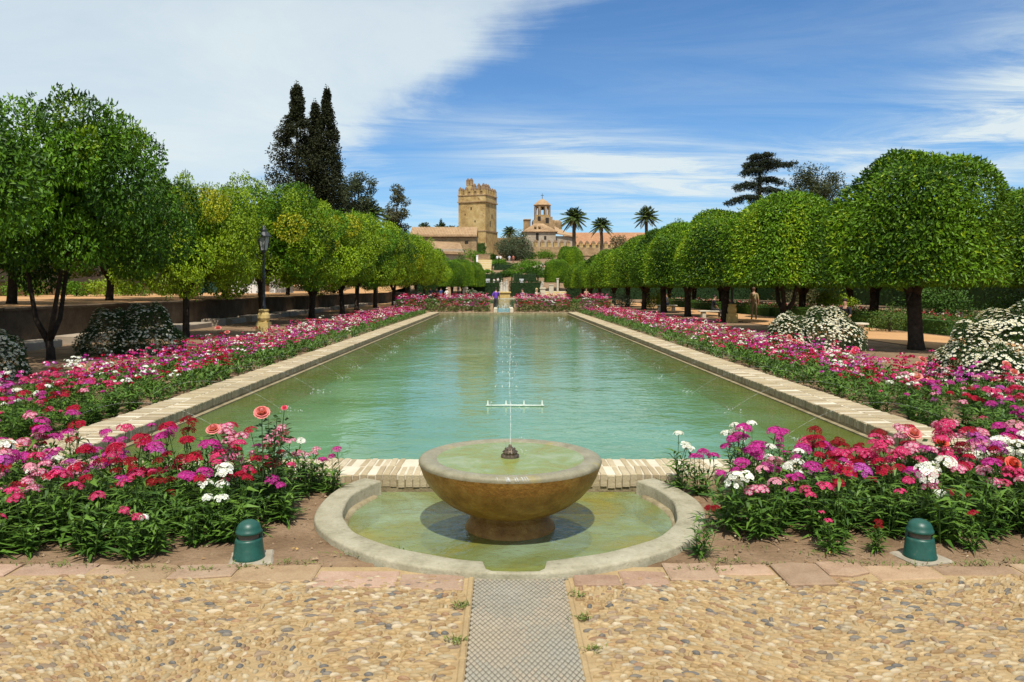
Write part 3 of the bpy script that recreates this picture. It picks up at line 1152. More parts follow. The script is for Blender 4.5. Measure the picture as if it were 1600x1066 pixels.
def foliage_proto(h=.3, stems=8, per=8, rosette=12, lw=(.10, .021)):
    mb = MB()
    tops = []
    for s in range(stems):
        a = rng.uniform(0, 6.28)
        r0 = rng.uniform(.0, .07)
        lean = rng.uniform(.05, .42)
        hh = h * rng.uniform(.7, 1.1)
        b = np.array([r0 * math.cos(a), r0 * math.sin(a), 0])
        dirv = unit(np.array([math.cos(a) * lean, math.sin(a) * lean, 1.0]))
        top = b + dirv * hh
        tops.append(top)
        tube(mb, [b, b + dirv * hh * .5, top], [.0035, .003, .002], 4, 0, (.07, .13, .03), False)
        t = np.linspace(.08, .97, per) + rng.normal(0, .03, per)
        C = b + dirv * (hh * t)[:, None]
        th = rng.uniform(0, 6.28) + np.arange(per) * 2.1
        D = np.stack([np.cos(th), np.sin(th), rng.uniform(.25, .9, per)], 1)
        blades(mb, C, D, lw[0] * rng.uniform(.75, 1.3, per), lw[1] * rng.uniform(.8, 1.2, per), greens(per), .3)
    if rosette:
        th = rng.uniform(0, 6.28, rosette)
        C = np.stack([np.cos(th) * .03, np.sin(th) * .03, np.full(rosette, .01)], 1)
        D = np.stack([np.cos(th), np.sin(th), rng.uniform(.3, 1.3, rosette)], 1)
        blades(mb, C, D, lw[0] * rng.uniform(1.1, 1.7, rosette), lw[1] * rng.uniform(1, 1.4, rosette), greens(rosette, (.03, .08, .012), (.10, .2, .025)), .4)
    return mb, tops


# petal colour, eye colour
HUES = {
    'crimson': ((.38, .004, .030), (.26, .002, .02)),
    'magenta': ((.43, .012, .21), (.70, .30, .55)),
    'hot pink': ((.58, .018, .125), (.80, .45, .52)),
    'white': ((.82, .82, .76), (.78, .80, .70)),
    'dark red': ((.22, .002, .008), (.15, .001, .005)),
    'pink and white': ((.56, .03, .17), (.84, .78, .78)),
    'pale pink': ((.66, .24, .34), (.84, .70, .72)),
    'violet pink': ((.44, .05, .33), (.72, .42, .66)),
}
HW = dict(zip(HUES, (.19, .24, .22, .085, .09, .12, .02, .07)))


def head_proto(hue, r=.045, n=18, stalk=.14):
    """domed cluster of five-petalled florets on a leafy stalk; origin at the foot of the stalk"""
    mb = MB()
    pc, ec = np.array(HUES[hue][0]), np.array(HUES[hue][1])
    eye = .8 if hue == 'pink and white' else .15
    tube(mb, [(0, 0, 0), (.004, 0, stalk * .5), (0, 0, stalk)], .0026, 4, 0, (.06, .12, .03), False)
    k = 4
    C = np.stack([np.zeros(k), np.zeros(k), stalk * np.array([.3, .32, .62, .64])], 1)
    th = np.array([0, 3.1, 1.4, 4.6]) + rng.uniform(0, 6)
    blades(mb, C, np.stack([np.cos(th), np.sin(th), np.full(k, .8)], 1), .05, .010, greens(k), .2)
    # green calyx spikes under the dome
    k = 10
    D = rand_dir(k)
    D[:, 2] = np.abs(D[:, 2]) + .3
    blades(mb, np.tile(np.array([0, 0, stalk]), (k, 1)), D, r * .9, .007, greens(k, (.04, .09, .015), (.09, .16, .03)), .0)
    i = np.arange(n) + .5
    ph = np.arccos(1 - i / n * .92)
    th = math.pi * (1 + 5 ** .5) * i + rng.uniform(0, 6)
    N0 = np.stack([np.sin(ph) * np.cos(th), np.sin(ph) * np.sin(th), np.cos(ph)], 1)
    N0 = unit(N0 + rng.normal(0, .12, N0.shape))
    rr = r * rng.uniform(.82, 1.12, n)
    Cc = N0 * rr[:, None] * np.array([1.12, 1.12, .7]) + np.array([0, 0, stalk + r * .1])
    for j in range(n):
        nn = unit(N0[j] + np.array([0, 0, .35]))
        a = unit(np.cross(nn, rand_dir(1)[0]))
        b = np.cross(nn, a)
        fr = r * rng.uniform(.30, .42)
        cc = pc * rng.uniform(.72, 1.18)
        V, cl, F = [], [], []
        for q in range(5):
            t0 = q * 1.2566
            u = a * math.cos(t0) + b * math.sin(t0)
            w = -a * math.sin(t0) + b * math.cos(t0)
            c0 = Cc[j]
            V += [c0 + u * fr * .12, c0 + u * fr * .85 + w * fr * .52 + nn * fr * .10, c0 + u * fr * 1.08 + nn * fr * .04, c0 + u * fr * .85 - w * fr * .52 + nn * fr * .10]
            F.append((4 * q, 4 * q + 1, 4 * q + 2, 4 * q + 3))
            cl += [ec * eye + cc * (1 - eye), cc, cc * 1.05, cc]
        mb.add(V, F, 0, np.clip(np.array(cl), 0, .9))
        # the pale eye
        V = [Cc[j] + (a * math.cos(q * 1.57) + b * math.sin(q * 1.57)) * fr * .16 + nn * fr * .06 for q in range(4)]
        mb.add(V, [(0, 1, 2, 3)], 0, np.clip(ec, 0, .9))
    return mb


FOL = [foliage_proto(rng.uniform(.22, .34), int(rng.integers(8, 12)), 9, 15, (rng.uniform(.10, .14), rng.uniform(.020, .030))) for _ in range(6)]
FOLM = [f[0].mesh('sweet_william', M['leaf']) for f in FOL]
HEADS = {h: [head_proto(h, rng.uniform(.040, .054), int(rng.integers(15, 24)), s) for s in (.10, .17, .25)] for h in HUES}
HEADM = {h: [q.mesh('flower_head', M['petal']) for q in v] for h, v in HEADS.items()}
BOLL = [(-1.60, 4.84), (2.64, 4.86)]


def soil_ok(x, y, m=.14):
    if math.hypot(x - BC[0], y - BC[1]) < BR_O + m:
        return False
    if any(math.hypot(x - a, y - b) < .27 for a, b in BOLL):
        return False
    if any(abs(x - a) < .2 and y < b + .05 for a, b in BOLL):
        return False
    return True


def scatter(x0, x1, y0, y1, spacing, ok, jitter=.38):
    out = []
    for i, y in enumerate(np.arange(y0, y1, spacing * .9)):
        for x in np.arange(x0 + (i % 2) * spacing * .5, x1, spacing):
            px, py = x + rng.uniform(-jitter, jitter) * spacing, y + rng.uniform(-jitter, jitter) * spacing
            if ok(px, py):
                out.append((px, py))
    return out


def left_front(x, y):
    return soil_ok(x, y, .20) and y < POOL_Y0 - .10 and not (x > -2.2 and y < 5.15 and x > -1.9) and not (x > -1.75 and y < 5.5)


def right_front(x, y):
    return soil_ok(x, y, .32) and y < POOL_Y0 - .10 and y > 5.15 - .02 * x and x > 1.62


spots = []
spots += [(x, y, 'left front bed') for x, y in scatter(-4.1, -1.45, 4.93, 6.6, .215, left_front)]
spots += [(x, y, 'right front bed') for x, y in scatter(1.6, 4.5, 5.1, 6.6, .22, right_front)]
for x, y in ((1.27, 4.90), (1.60, 5.42), (1.70, 5.72), (1.62, 6.28), (1.5, 6.45), (2.15, 4.98), (2.42, 4.99), (-1.42, 6.4), (-1.60, 5.62), (-1.72, 5.3), (3.05, 5.0)):
    spots.append((x, y, 'left front bed' if x < 0 else 'right front bed'))
BEDW = 2.55


def side(sgn):
    def ok(x, y):
        if math.sin(x * 1.9 + y * .8 + sgn) * math.sin(y * 1.3 - x * .9) > .62 and rng.random() < .75:
            return False
        w = BEDW + .18 * math.sin(y * .7) + .1 * math.sin(y * 1.9)
        d = (x - AX) * sgn - POOL_H
        return .10 < d < w
    return ok


sideL = scatter(AX - POOL_H - BEDW - .2, AX - POOL_H, 6.6, 51.6, .30, side(-1))
sideR = scatter(AX + POOL_H, AX + POOL_H + BEDW + .2, 6.6, 51.6, .30, side(1))
far = []


def inview(x, y):
    u = VX + x / y * FPX
    return -20 < u < 1620


for nm, lst in (('left pool bed', sideL), ('right pool bed', sideR)):
    lst.sort(key=lambda p: p[1])
    vis = [p for p in lst if inview(*p)]
    room = (300 - len(spots)) if 'right' in nm else (300 - len(spots)) // 2
    spots += [(x, y, nm) for x, y in vis[:room]]
    take = set(vis[:room])
    far += [p for p in lst if p not in take]
far += scatter(-6.6, -4.1, 4.95, 6.6, .26, left_front) + scatter(4.5, 6.8, 5.1, 6.6, .28, right_front)
# raised banks across the far end of the pool
def bank(x, y):
    return float(np.interp(y, [52.1, 53.0, 54.4, 54.9], [0, .62, .62, 0]))


for s_, nm in ((-1, 'left'), (1, 'right')):
    mbk = MB()
    prof_ = [(52.1, -.1), (52.1, .0), (53.0, .6), (54.4, .6), (54.9, 0), (54.9, -.1)]
    xa, xb = (AX - 7.6, AX - .72) if s_ < 0 else (AX + .72, AX + 7.6)
    mbk.add([(xa, y, z) for y, z in prof_] + [(xb, y, z) for y, z in prof_], [(i, i + 1, i + 7, i + 6) for i in range(5)] + [tuple(range(6)), tuple(range(11, 5, -1))])
    tag(mbk.build('soil_bank', M['soil']), 'raised soil bank under the far flowers, %s of the chute' % nm, 'ground', kind='structure')
# bands across the far end of the pool
far += scatter(AX - 7.4, AX - .9, 52.2, 54.8, .21, lambda x, y: True) + scatter(AX + .9, AX + 7.4, 52.2, 54.8, .21, lambda x, y: True)

hn = list(HUES)
hw = np.array([HW[h] for h in hn])
hw = hw / hw.sum()
nx_ = [rng.uniform(0, 6.28, 2) for _ in hn]


def pick_hue(x, y):
    """plants of one colour tend to stand together"""
    g = np.array([1.3 + math.sin(x * 2.4 + nx_[i][0] + i) * math.sin(y * 2.1 + nx_[i][1]) for i in range(len(hn))]) ** 2 * hw
    return hn[rng.choice(len(hn), p=g / g.sum())]


recs = []
for x, y, zone in spots:
    recs.append((x, y, zone, pick_hue(x, y)))
count = {}
recs.sort(key=lambda r: (r[2], r[3], math.hypot(r[0] - BC[0], r[1] - BC[1])))
for x, y, zone, hue in recs:
    k = count.get((zone, hue), 0)
    count[zone, hue] = k + 1
    fi = int(rng.integers(6))
    front = 'front' in zone
    s = rng.uniform(.85, 1.25) * (1.0 if front else .92)
    if front and y < 5.15:
        s *= .85 if x < 0 else .6
    o = link('sweet_william', FOLM[fi], None, (x, y, -.012), rng.uniform(0, 6.28), s)
    lab = '%s sweet william, %s of its colour from the basin, %s' % (hue, ordinal(k), zone)
    tag(o, lab, 'flower', 'sweet williams in the pool beds')
    tops = FOL[fi][1]
    nh = int(rng.integers(1, 5)) if front else int(rng.integers(1, 6))
    if not front and abs(x - AX) - POOL_H < .45:
        nh = int(rng.integers(0, 2))
    if front and y < 5.15:
        nh = int(rng.integers(0, 2))
    if front and x > 0:
        nh = int(rng.integers(1, 4)) if y < 5.5 else int(rng.integers(2, 6))
    for t in rng.permutation(len(tops))[:nh]:
        hs = HEADM[hue][int(rng.choice(3, p=[.45, .35, .2]))]
        q = tops[t]
        h = link('flower_head', hs, o, (q[0], q[1], q[2] - .01), rng.uniform(0, 6.28), rng.uniform(.72, 1.12) * (1.0 if front else 1.0))
        h.rotation_euler = (rng.normal(0, .16), rng.normal(0, .16), rng.uniform(0, 6.28))


# ---- the many plants farther along the beds: one mass, joined
def simple_plant(hue, nl, nh, fl, hr):
    mb = MB()
    th = rng.uniform(0, 6.28, nl)
    r = rng.uniform(0, .12, nl)
    C = np.stack([np.cos(th) * r, np.sin(th) * r, rng.uniform(0, .20, nl)], 1)
    t2 = rng.uniform(0, 6.28, nl)
    blades(mb, C, np.stack([np.cos(t2), np.sin(t2), rng.uniform(.3, 1.6, nl)], 1), rng.uniform(.10, .16, nl), rng.uniform(.022, .032, nl), greens(nl), .3)
    pc, ec = np.array(HUES[hue][0]), np.array(HUES[hue][1])
    for k in range(nh):
        a, rr = rng.uniform(0, 6.28), rng.uniform(.02, .16)
        c = np.array([rr * math.cos(a), rr * math.sin(a), rng.uniform(.26, .46)])
        D = rand_dir(fl)
        D[:, 2] = np.abs(D[:, 2])
        Cc = c + D * hr * np.array([1.1, 1.1, .6])
        S = unit(np.cross(D + np.array([0, 0, .3]), rand_dir(fl)))
        T = np.cross(unit(D), S)
        z = hr * rng.uniform(.36, .5, (fl, 1))
        V = np.stack([Cc - S * z, Cc - T * z, Cc + S * z, Cc + T * z], 1).reshape(-1, 3)
        cc = pc * rng.uniform(.7, 1.2, (fl, 1))
        cc = np.where(rng.random((fl, 1)) < .14, ec, cc)
        mb.add(V, np.arange(4 * fl).reshape(fl, 4), 1, np.clip(np.repeat(cc, 4, 0), 0, .88))
    return mb


def gather(mb):
    """(V, leaf quads, petal quads, C) of a prototype"""
    V, C = np.concatenate(mb.V), np.concatenate(mb.C)
    lf = [f for f, m in zip(mb.F, mb.M) if m[0] == 0]
    pf = [f for f, m in zip(mb.F, mb.M) if m[0] == 1]
    return V, np.concatenate(lf), (np.concatenate(pf) if pf else np.zeros((0, 4), int)), C


MID = {h: [gather(simple_plant(h, 40, 4, 11, .037)) for _ in range(3)] for h in hn}
FAR = {h: [gather(simple_plant(h, 20, 3, 6, .046)) for _ in range(3)] for h in hn}
mass = MB()
for x, y in far:
    hue = pick_hue(x, y)
    V, lf, pf, C = (MID if y < 22 else FAR)[hue][int(rng.integers(3))]
    if abs(abs(x - AX) - POOL_H) < .4 and rng.random() < .8:
        pf = pf[:0]
    s = rng.uniform(.85, 1.25)
    V2 = rot2(V, rng.uniform(0, 6.28)) * s * (1.25 if y > 52 else 1) + np.array((x, y, -.01 + (bank(x, y) if y > 52 else 0)))
    n0 = mass.n
    mass.add(V2, lf, 0, C)
    mass.F.append(pf + n0)
    mass.M.append(np.ones(len(pf), np.int32))
o = mass.build('flower_mass', [M['leaf'], M['petal']])
tag(o, 'pink, red and white flowers massed along the pool edges into the distance', 'flowers', kind='stuff')


# ---- small foliage tufts and weeds with dry leaves on the bare soil
def litter():
    mb = MB()
    n = 900
    x = rng.uniform(-4.5, 4.8, n)
    y = rng.uniform(4.74, 6.6, n)
    ok = np.array([soil_ok(a, b, .03) for a, b in zip(x, y)])
    x, y = x[ok], y[ok]
    n = len(x)
    C = np.stack([x, y, np.full(n, .004)], 1)
    a = rng.uniform(0, 6.28, n)
    D = np.stack([np.cos(a), np.sin(a), rng.uniform(-.05, .35, n)], 1)
    base = np.array([(.42, .30, .14), (.34, .20, .09), (.55, .46, .28), (.25, .16, .09), (.48, .30, .1)])
    leaves(mb, C, D, rng.uniform(.012, .045, n), rng.uniform(.008, .02, n), base[rng.integers(0, 5, n)] * rng.uniform(.8, 1.1, (n, 1)), 0, np.tile(np.array([[0, 0, 1.0]]), (n, 1)) + rng.normal(0, .3, (n, 3)))
    # clods
    k = 1500
    x = rng.uniform(-4.5, 4.8, k)
    y = rng.uniform(4.74, 6.6, k)
    ok = np.array([soil_ok(a, b, .03) for a, b in zip(x, y)])
    for px, py in zip(x[ok], y[ok]):
        s = rng.uniform(.004, .016)
        V = np.array([(s, 0, 0), (-s, 0, 0), (0, s, 0), (0, -s, 0), (0, 0, s * .8)]) * rng.uniform(.6, 1.3, (5, 3))
        mb.add(rot2(V, rng.uniform(0, 6)) + np.array((px, py, -.006)), [(0, 2, 4), (2, 1, 4), (1, 3, 4), (3, 0, 4)], 0, np.array((.30, .21, .13)) * rng.uniform(.7, 1.3))
    o = mb.build('soil_litter', M['leafdull'])
    tag(o, 'dry leaves and clods lying on the bare soil of the front beds', 'litter', kind='stuff')
    # low weeds at the slab joints
    mb = MB()
    sp = [(-3.1, 4.74), (-2.2, 4.66), (-1.85, 4.63), (-1.5, 4.68), (-1.25, 4.75), (-.95, 4.9), (-.8, 4.98), (1.35, 4.76), (1.65, 4.72), (2.2, 4.73), (2.5, 4.70), (2.9, 4.72), (3.2, 4.75), (-2.7, 4.7),
          (.40, 4.25), (.41, 3.95), (-.22, 4.1), (-.22, 3.7), (.42, 3.6), (1.2, 4.63), (1.5, 5.0), (2.05, 4.9)]
    for x, y in sp:
        n = int(rng.integers(25, 60))
        a = rng.uniform(0, 6.28, n)
        sx = .10 if y > 4.5 else .025
        C = np.stack([x + rng.normal(0, sx, n), y + rng.normal(0, .02, n), np.zeros(n)], 1)
        blades(mb, C, np.stack([np.cos(a), np.sin(a), rng.uniform(.2, 1.5, n)], 1), rng.uniform(.015, .05, n), rng.uniform(.004, .009, n), greens(n, (.07, .10, .02), (.20, .24, .06)), .2)
    o = mb.build('weeds', M['leafdull'])
    tag(o, 'low green weeds growing in the joints beside the pink slabs', 'weeds', kind='stuff')


litter()


# ---- roses
def rose_flower(col):
    mb = MB()
    lathe(mb, [(.004, 0), (.016, .02), (.015, .04), (.006, .052), (0, .053)], 8, (0, 0, 0), 0, np.array(col) * .85)
    for ring, (n, r, h, tilt) in enumerate(((3, .010, .046, .0), (4, .017, .046, .12), (5, .026, .044, .3), (6, .036, .038, .6), (7, .046, .026, 1.0), (8, .054, .012, 1.4))):
        for k in range(n):
            a = k * 6.283 / n + ring * .5 + rng.normal(0, .1)
            u = np.array([math.cos(a), math.sin(a), 0])
            w = np.array([-math.sin(a), math.cos(a), 0])
            b = u * r * .25
            m = u * r * .8 + np.array([0, 0, h * .6])
            t = u * r * (.8 + .35 * math.sin(tilt)) + np.array([0, 0, h * (.6 + .4 * math.cos(tilt))])
            wd = r * 3.0 / n * 1.25 + .005
            c = np.array(col) * rng.uniform(.82, 1.12)
            mb.add([b - w * wd * .3, b + w * wd * .3, m + w * wd, m - w * wd, t + w * wd * .55, t - w * wd * .55], [(0, 1, 2, 3), (3, 2, 4, 5)], 0, np.clip(np.array([c * .8, c * .8, c, c, c * 1.1, c * 1.1]), 0, .9))
    return mb


ROSE = {'salmon': rose_flower((.76, .26, .24)).mesh('rose', M['petal']), 'coral': rose_flower((.72, .13, .09)).mesh('rose', M['petal']), 'pale pink': rose_flower((.80, .36, .32)).mesh('rose', M['petal']), 'pink': rose_flower((.78, .14, .22)).mesh('rose', M['petal'])}


def rose_bush(x, y, heads, label, height, n_leaf=160, spread=.16):
    """heads: (dx, dz, colour, scale)"""
    r = thing('rose_bush', (x, y, 0), label, 'rose bush', 'rose bushes among the flowers')
    st, lf = MB(), MB()
    ends = [np.array((dx, rng.normal(0, .05), dz)) for dx, dz, c, s in heads] + [np.array((rng.normal(0, spread), rng.normal(0, spread), height * rng.uniform(.6, .95))) for _ in range(5)]
    for e in ends:
        m = e * .5 + np.array((rng.normal(0, .03), rng.normal(0, .03), 0))
        pts = np.array([(0, 0, -.02), m, e])
        pts = np.array([pts[0] * (1 - t) ** 2 + 2 * pts[1] * t * (1 - t) + pts[2] * t * t for t in np.linspace(0, 1, 6)])
        tube(st, pts, np.linspace(.006, .003, 6), 5, 0, (.06, .09, .03))
        k = n_leaf // len(ends)
        t = rng.uniform(.2, .95, k)
        C = pts[0] * (1 - t[:, None]) ** 2 + 2 * m * (t * (1 - t))[:, None] + e * (t ** 2)[:, None]
        a = rng.uniform(0, 6.28, k)
        D = np.stack([np.cos(a), np.sin(a), rng.uniform(-.2, .5, k)], 1)
        C = C + D * rng.uniform(.0, .06, (k, 1))
        leaves(lf, C, D, rng.uniform(.04, .065, k), rng.uniform(.024, .036, k), greens(k, (.018, .045, .012), (.06, .12, .025)), 0, np.tile(np.array([[0, 0, 1.0]]), (k, 1)) + rng.normal(0, .5, (k, 3)))
    st.build('stem', M['leafdull'], r)
    lf.build('foliage', M['leaf'], r)
    for (dx, dz, c, s), e in zip(heads, ends):
        f = link('rose', ROSE[c], r, e, rng.uniform(0, 6), s)
        f.rotation_euler = (R(38) + rng.normal(0, .15), rng.normal(0, .25), 0)


def rp(px, py, d):
    p = P(px, py, d)
    return p.x, p.z


x0, z0 = rp(415, 820, 5.6)
rose_bush(x0, 5.6, [(rp(408, 642, 5.6)[0] - x0, rp(408, 646, 5.6)[1], 'salmon', .95), (rp(341, 664, 5.6)[0] - x0, rp(341, 668, 5.6)[1], 'salmon', .85), (rp(440, 632, 5.6)[0] - x0, rp(440, 640, 5.6)[1], 'pink', .4)], 'tall dark-leaved rose bush with two salmon blooms beside the left front bed', .8, 420)
x0, z0 = rp(1450, 800, 6.1)
rose_bush(x0, 6.1, [(rp(1431, 675, 6.1)[0] - x0, rp(1431, 679, 6.1)[1], 'salmon', .95), (rp(1482, 692, 6.1)[0] - x0, rp(1482, 696, 6.1)[1], 'coral', 1.0)], 'rose bush with salmon and coral blooms against the right pool corner', .6, 260)
x0, z0 = rp(1288, 800, 5.7)
rose_bush(x0, 5.7, [(0, rp(1288, 765, 5.7)[1], 'pale pink', 1.0), (rp(1238, 750, 5.7)[0] - x0, rp(1238, 753, 5.7)[1], 'pale pink', .9)], 'low rose with two pale pink blooms in the right front bed', .28, 120)
x0, z0 = rp(1590, 830, 5.6)
rose_bush(x0, 5.6, [(rp(1584, 722, 5.6)[0] - x0, rp(1584, 726, 5.6)[1], 'coral', .95)], 'rose with a big coral bloom at the right end of the front bed', .5, 200)
x0, z0 = rp(22, 780, 6.4)
rose_bush(x0, 6.4, [(rp(12, 692, 6.4)[0] - x0, rp(12, 695, 6.4)[1], 'pale pink', 1.0), (rp(30, 690, 6.4)[0] - x0, rp(30, 695, 6.4)[1], 'pale pink', .9)], 'rose with faded cream-pink blooms at the left end of the bed', .45, 140)
for i, (px, py, d, c, s, lab) in enumerate([
        (341, 513, 19, 'salmon', 1.3, 'rose with a salmon bloom near the second left trunk'), (130, 572, 13, 'pale pink', 1.1, 'pale rose beyond the left pool bed'),
        (1432, 590, 11.5, 'pale pink', 1.4, 'pale pink rose in the bed right of the pool'), (1572, 571, 11, 'salmon', 1.15, 'salmon rose before the large white daisy bush'),
        (1233, 527, 18, 'salmon', 1.1, 'pink rose before the pair of white daisy mounds'), (1445, 563, 13.5, 'salmon', 1.2, 'small salmon rose near the big right trunk'),
        (1340, 548, 16.5, 'pink', 1.4, 'pink rose behind the right bed near the path'), (1500, 548, 15, 'pale pink', 1.2, 'leafy rose standing left of the large white daisy bush')]):
    x0, z0 = rp(px, py, d)
    rose_bush(x0, d, [(0, z0, c, s), (rng.normal(0, .15), z0 * .85, c, s * .8)], lab, z0 * .95, 130, .22)

# ================================================================== trees
def clump_leaves(mb, c, r, n, L, W, pal, mi=0, out=.7, shell=.55):
    """leaves on and inside an ellipsoid clump"""
    D = rand_dir(n)
    rad = shell + (1 - shell) * rng.random((n, 1)) ** .6
    C = c + D * np.asarray(r) * rad
    dr = unit(D * out + rand_dir(n) * .8 + np.array([0, 0, -.15]))
    up = unit(D + rand_dir(n) * .5 + np.array([0, 0, .4]))
    t = rng.random((n, 1))
    col = np.asarray(pal[0]) * (1 - t) + np.asarray(pal[1]) * t
    leaves(mb, C, dr, L * rng.uniform(.7, 1.25, n), W * rng.uniform(.75, 1.2, n), col, mi, up)


G_DARK = ((.014, .045, .003), (.060, .135, .008))
G_MID = ((.040, .105, .005), (.125, .25, .010))
G_LIME = ((.11, .19, .006), (.26, .36, .012))
G_YEL = ((.20, .24, .008), (.46, .42, .018))


def orange_crown(yellow, seed, n_clump=50, per=1050, tufts=14):
    """uneven lobed crown of an unclipped orange tree, 6.2 m to its top"""
    global rng
    keep, rng = rng, np.random.default_rng(seed)
    mb = MB()
    c0 = np.array([0, 0, 3.95])
    R0 = np.array([3.1, 3.1, 1.75])
    i = np.arange(n_clump) + .5
    ph = np.arccos(1 - 1.78 * i / n_clump)
    th = math.pi * (1 + 5 ** .5) * i
    D = np.stack([np.sin(ph) * np.cos(th), np.sin(ph) * np.sin(th), np.cos(ph)], 1)
    D = unit(D + rng.normal(0, .16, D.shape))
    for d in D:
        k = rng.uniform(.68, 1.2)
        c = c0 + d * R0 * k
        r = rng.uniform(.62, 1.15)
        u = rng.random()
        v = rng.uniform(.72, 1.2)
        hi = d[2] > -.1
        pal = G_YEL if (u < yellow * .2 and hi) else G_LIME if u < yellow * .8 + .12 else G_MID if u < .85 else G_DARK
        if yellow < .1:
            pal = G_DARK if u > .35 else G_MID
        if yellow < .25 and u > .4:
            pal = G_DARK if u > .62 else G_MID
        m = int(per * r * r)
        clump_leaves(mb, c, (r, r, r * .72), m, .14, .066, (np.array(pal[0]) * v, np.array(pal[1]) * v), 0, .7, .80)
        # tufts of new growth on the lobe
        for q in range(3):
            e = unit(d * .6 + rand_dir(1)[0] * .7 + np.array([0, 0, .5]))
            clump_leaves(mb, c + e * np.array((r, r, r * .72)) * 1.02, (.2, .2, .2), 22, .14, .06, G_LIME if rng.random() < .08 + yellow * .7 else G_MID)
    for k in range(tufts):
        d = unit(np.array([rng.normal(0, .8), rng.normal(0, .8), 1]))
        c = c0 + d * R0 * rng.uniform(1.08, 1.30)
        tr = rng.uniform(.26, .48)
        clump_leaves(mb, c, (tr, tr, tr * 1.3), int(1500 * tr * tr), .14, .06, G_LIME if rng.random() < .25 + yellow * .5 else G_MID)
    # the leafy inside
    n = 3600
    Dn = rand_dir(n)
    C = c0 + Dn * R0 * (rng.random((n, 1)) ** .5) * .68
    leaves(mb, C, rand_dir(n), .30 * rng.uniform(.7, 1.2, n), .16, greens(n, *G_MID))
    me = mb.mesh('crown', M['leaf'])
    rng = keep
    return me


def clipped_crown(seed, w=2.42, top=5.65, bot=2.0, n=27000, lime=.12, flat_top=2.6):
    """clipped dome with straight flanks and a flat underside"""
    global rng
    keep, rng = rng, np.random.default_rng(seed)
    mb = MB()
    h = top - bot
    m = int(n * 1.0)
    # direction sampling of a superellipse dome
    D = rand_dir(m)
    D[:, 2] = np.abs(D[:, 2])
    p = 3.1
    q = (np.abs(D[:, 0]) ** 2 + np.abs(D[:, 1]) ** 2) ** .5
    rr = (q ** p + np.abs(D[:, 2]) ** p) ** (-1 / p)
    S = D * rr[:, None]
    bump = np.zeros(m)
    for k in range(9):
        v = rng.normal(size=3) * 3.2
        bump += np.sin(S @ v + rng.uniform(0, 6)) * .014
    depth = 1 - np.abs(rng.normal(0, .055, m)) + bump * 1.4 + .03
    C = S * depth[:, None] * np.array([w, w, h]) + np.array([0, 0, bot])
    nrm = unit(S / np.array([w, w, h]) ** 2 * np.array([w, w, h]))
    dr = unit(nrm * .55 + rand_dir(m) * .8 + np.array([0, 0, -.25]))
    up = unit(nrm + rand_dir(m) * .45)
    g = np.zeros(m)
    for k in range(6):
        v = rng.normal(size=3) * 1.7
        g += np.sin(S @ v * 1.6 + rng.uniform(0, 6))
    t = np.clip(rng.random(m) * .75 + .08 + g * .12, 0, 1)[:, None]
    col = np.array((.022, .062, .004)) * (1 - t) + np.array((.15, .285, .010)) * t
    isl = (rng.random(m) < lime * .5) | ((g > 2.1) & (rng.random(m) < lime * 3))
    col = np.where(isl[:, None], np.array(G_LIME[1]) * rng.uniform(.7, 1.1, (m, 1)), col)
    leaves(mb, C, dr, .15 * rng.uniform(.7, 1.25, m), .064 * rng.uniform(.8, 1.2, m), col, 0, up)
    # underside
    k = 3600
    a, r = rng.uniform(0, 6.28, k), np.sqrt(rng.random(k)) * w * .98
    C = np.stack([np.cos(a) * r, np.sin(a) * r, bot + np.abs(rng.normal(0, .14, k)) - .05], 1)
    leaves(mb, C, unit(rand_dir(k) + np.array([0, 0, -.5])), .14, .06, greens(k, *G_MID))
    # inside
    k = 3200
    D = rand_dir(k)
    D[:, 2] = np.abs(D[:, 2])
    C = D * (.55 + .38 * rng.random((k, 1))) * np.array([w, w, h]) + np.array([0, 0, bot])
    leaves(mb, C, rand_dir(k), .3, .17, greens(k, *G_MID))
    # shoots the shears have missed
    k = 120
    j = rng.integers(0, m, k)
    C = S[j] * .985 * np.array([w, w, h]) + np.array([0, 0, bot])
    for q in range(3):
        leaves(mb, C + nrm[j] * .05 * q, unit(nrm[j] + rand_dir(k) * .5), .12, .045, np.tile(np.array(G_LIME[1]), (k, 1)) * rng.uniform(.6, 1, (k, 1)))
    me = mb.mesh('crown', M['leaf'])
    rng = keep
    return me


def orange_trunk(seed, h=2.6, forks=3, r=.17, lean=.15, reach=1.1, split=1.5):
    global rng
    keep, rng = rng, np.random.default_rng(seed)
    mb = MB()
    ln = rng.uniform(-lean, lean, 2)
    b = [np.array((0, 0, -.15)), np.array((ln[0] * .2, ln[1] * .2, .25)), np.array((ln[0] * .6, ln[1] * .6, split * .6)), np.array((ln[0], ln[1], split))]
    tube(mb, b, [r * 1.35, r * 1.05, r * .95, r], 10)
    a0 = rng.uniform(0, 6.28)
    for k in range(forks):
        a = a0 + k * 6.283 / forks + rng.normal(0, .25)
        e = np.array((math.cos(a) * reach * rng.uniform(.7, 1.2), math.sin(a) * reach * rng.uniform(.7, 1.2), h + rng.uniform(.8, 1.6)))
        m1 = b[3] + np.array((math.cos(a) * .35, math.sin(a) * .35, .45))
        m2 = (m1 + e) * .5 + np.array((rng.normal(0, .08), rng.normal(0, .08), .1))
        pts = [b[3] - np.array((0, 0, .1)), m1, m2, e]
        tube(mb, pts, [r * .8, r * .62, r * .45, r * .2], 8)
        for q in range(2):
            a2 = a + rng.normal(0, .8)
            e2 = m2 + np.array((math.cos(a2) * .9, math.sin(a2) * .9, rng.uniform(.5, 1.1)))
            tube(mb, [m2, (m2 + e2) / 2 + np.array((0, 0, .1)), e2], [r * .38, r * .25, r * .1], 6)
    me = mb.mesh('trunk', M['bark'], True)
    rng = keep
    return me


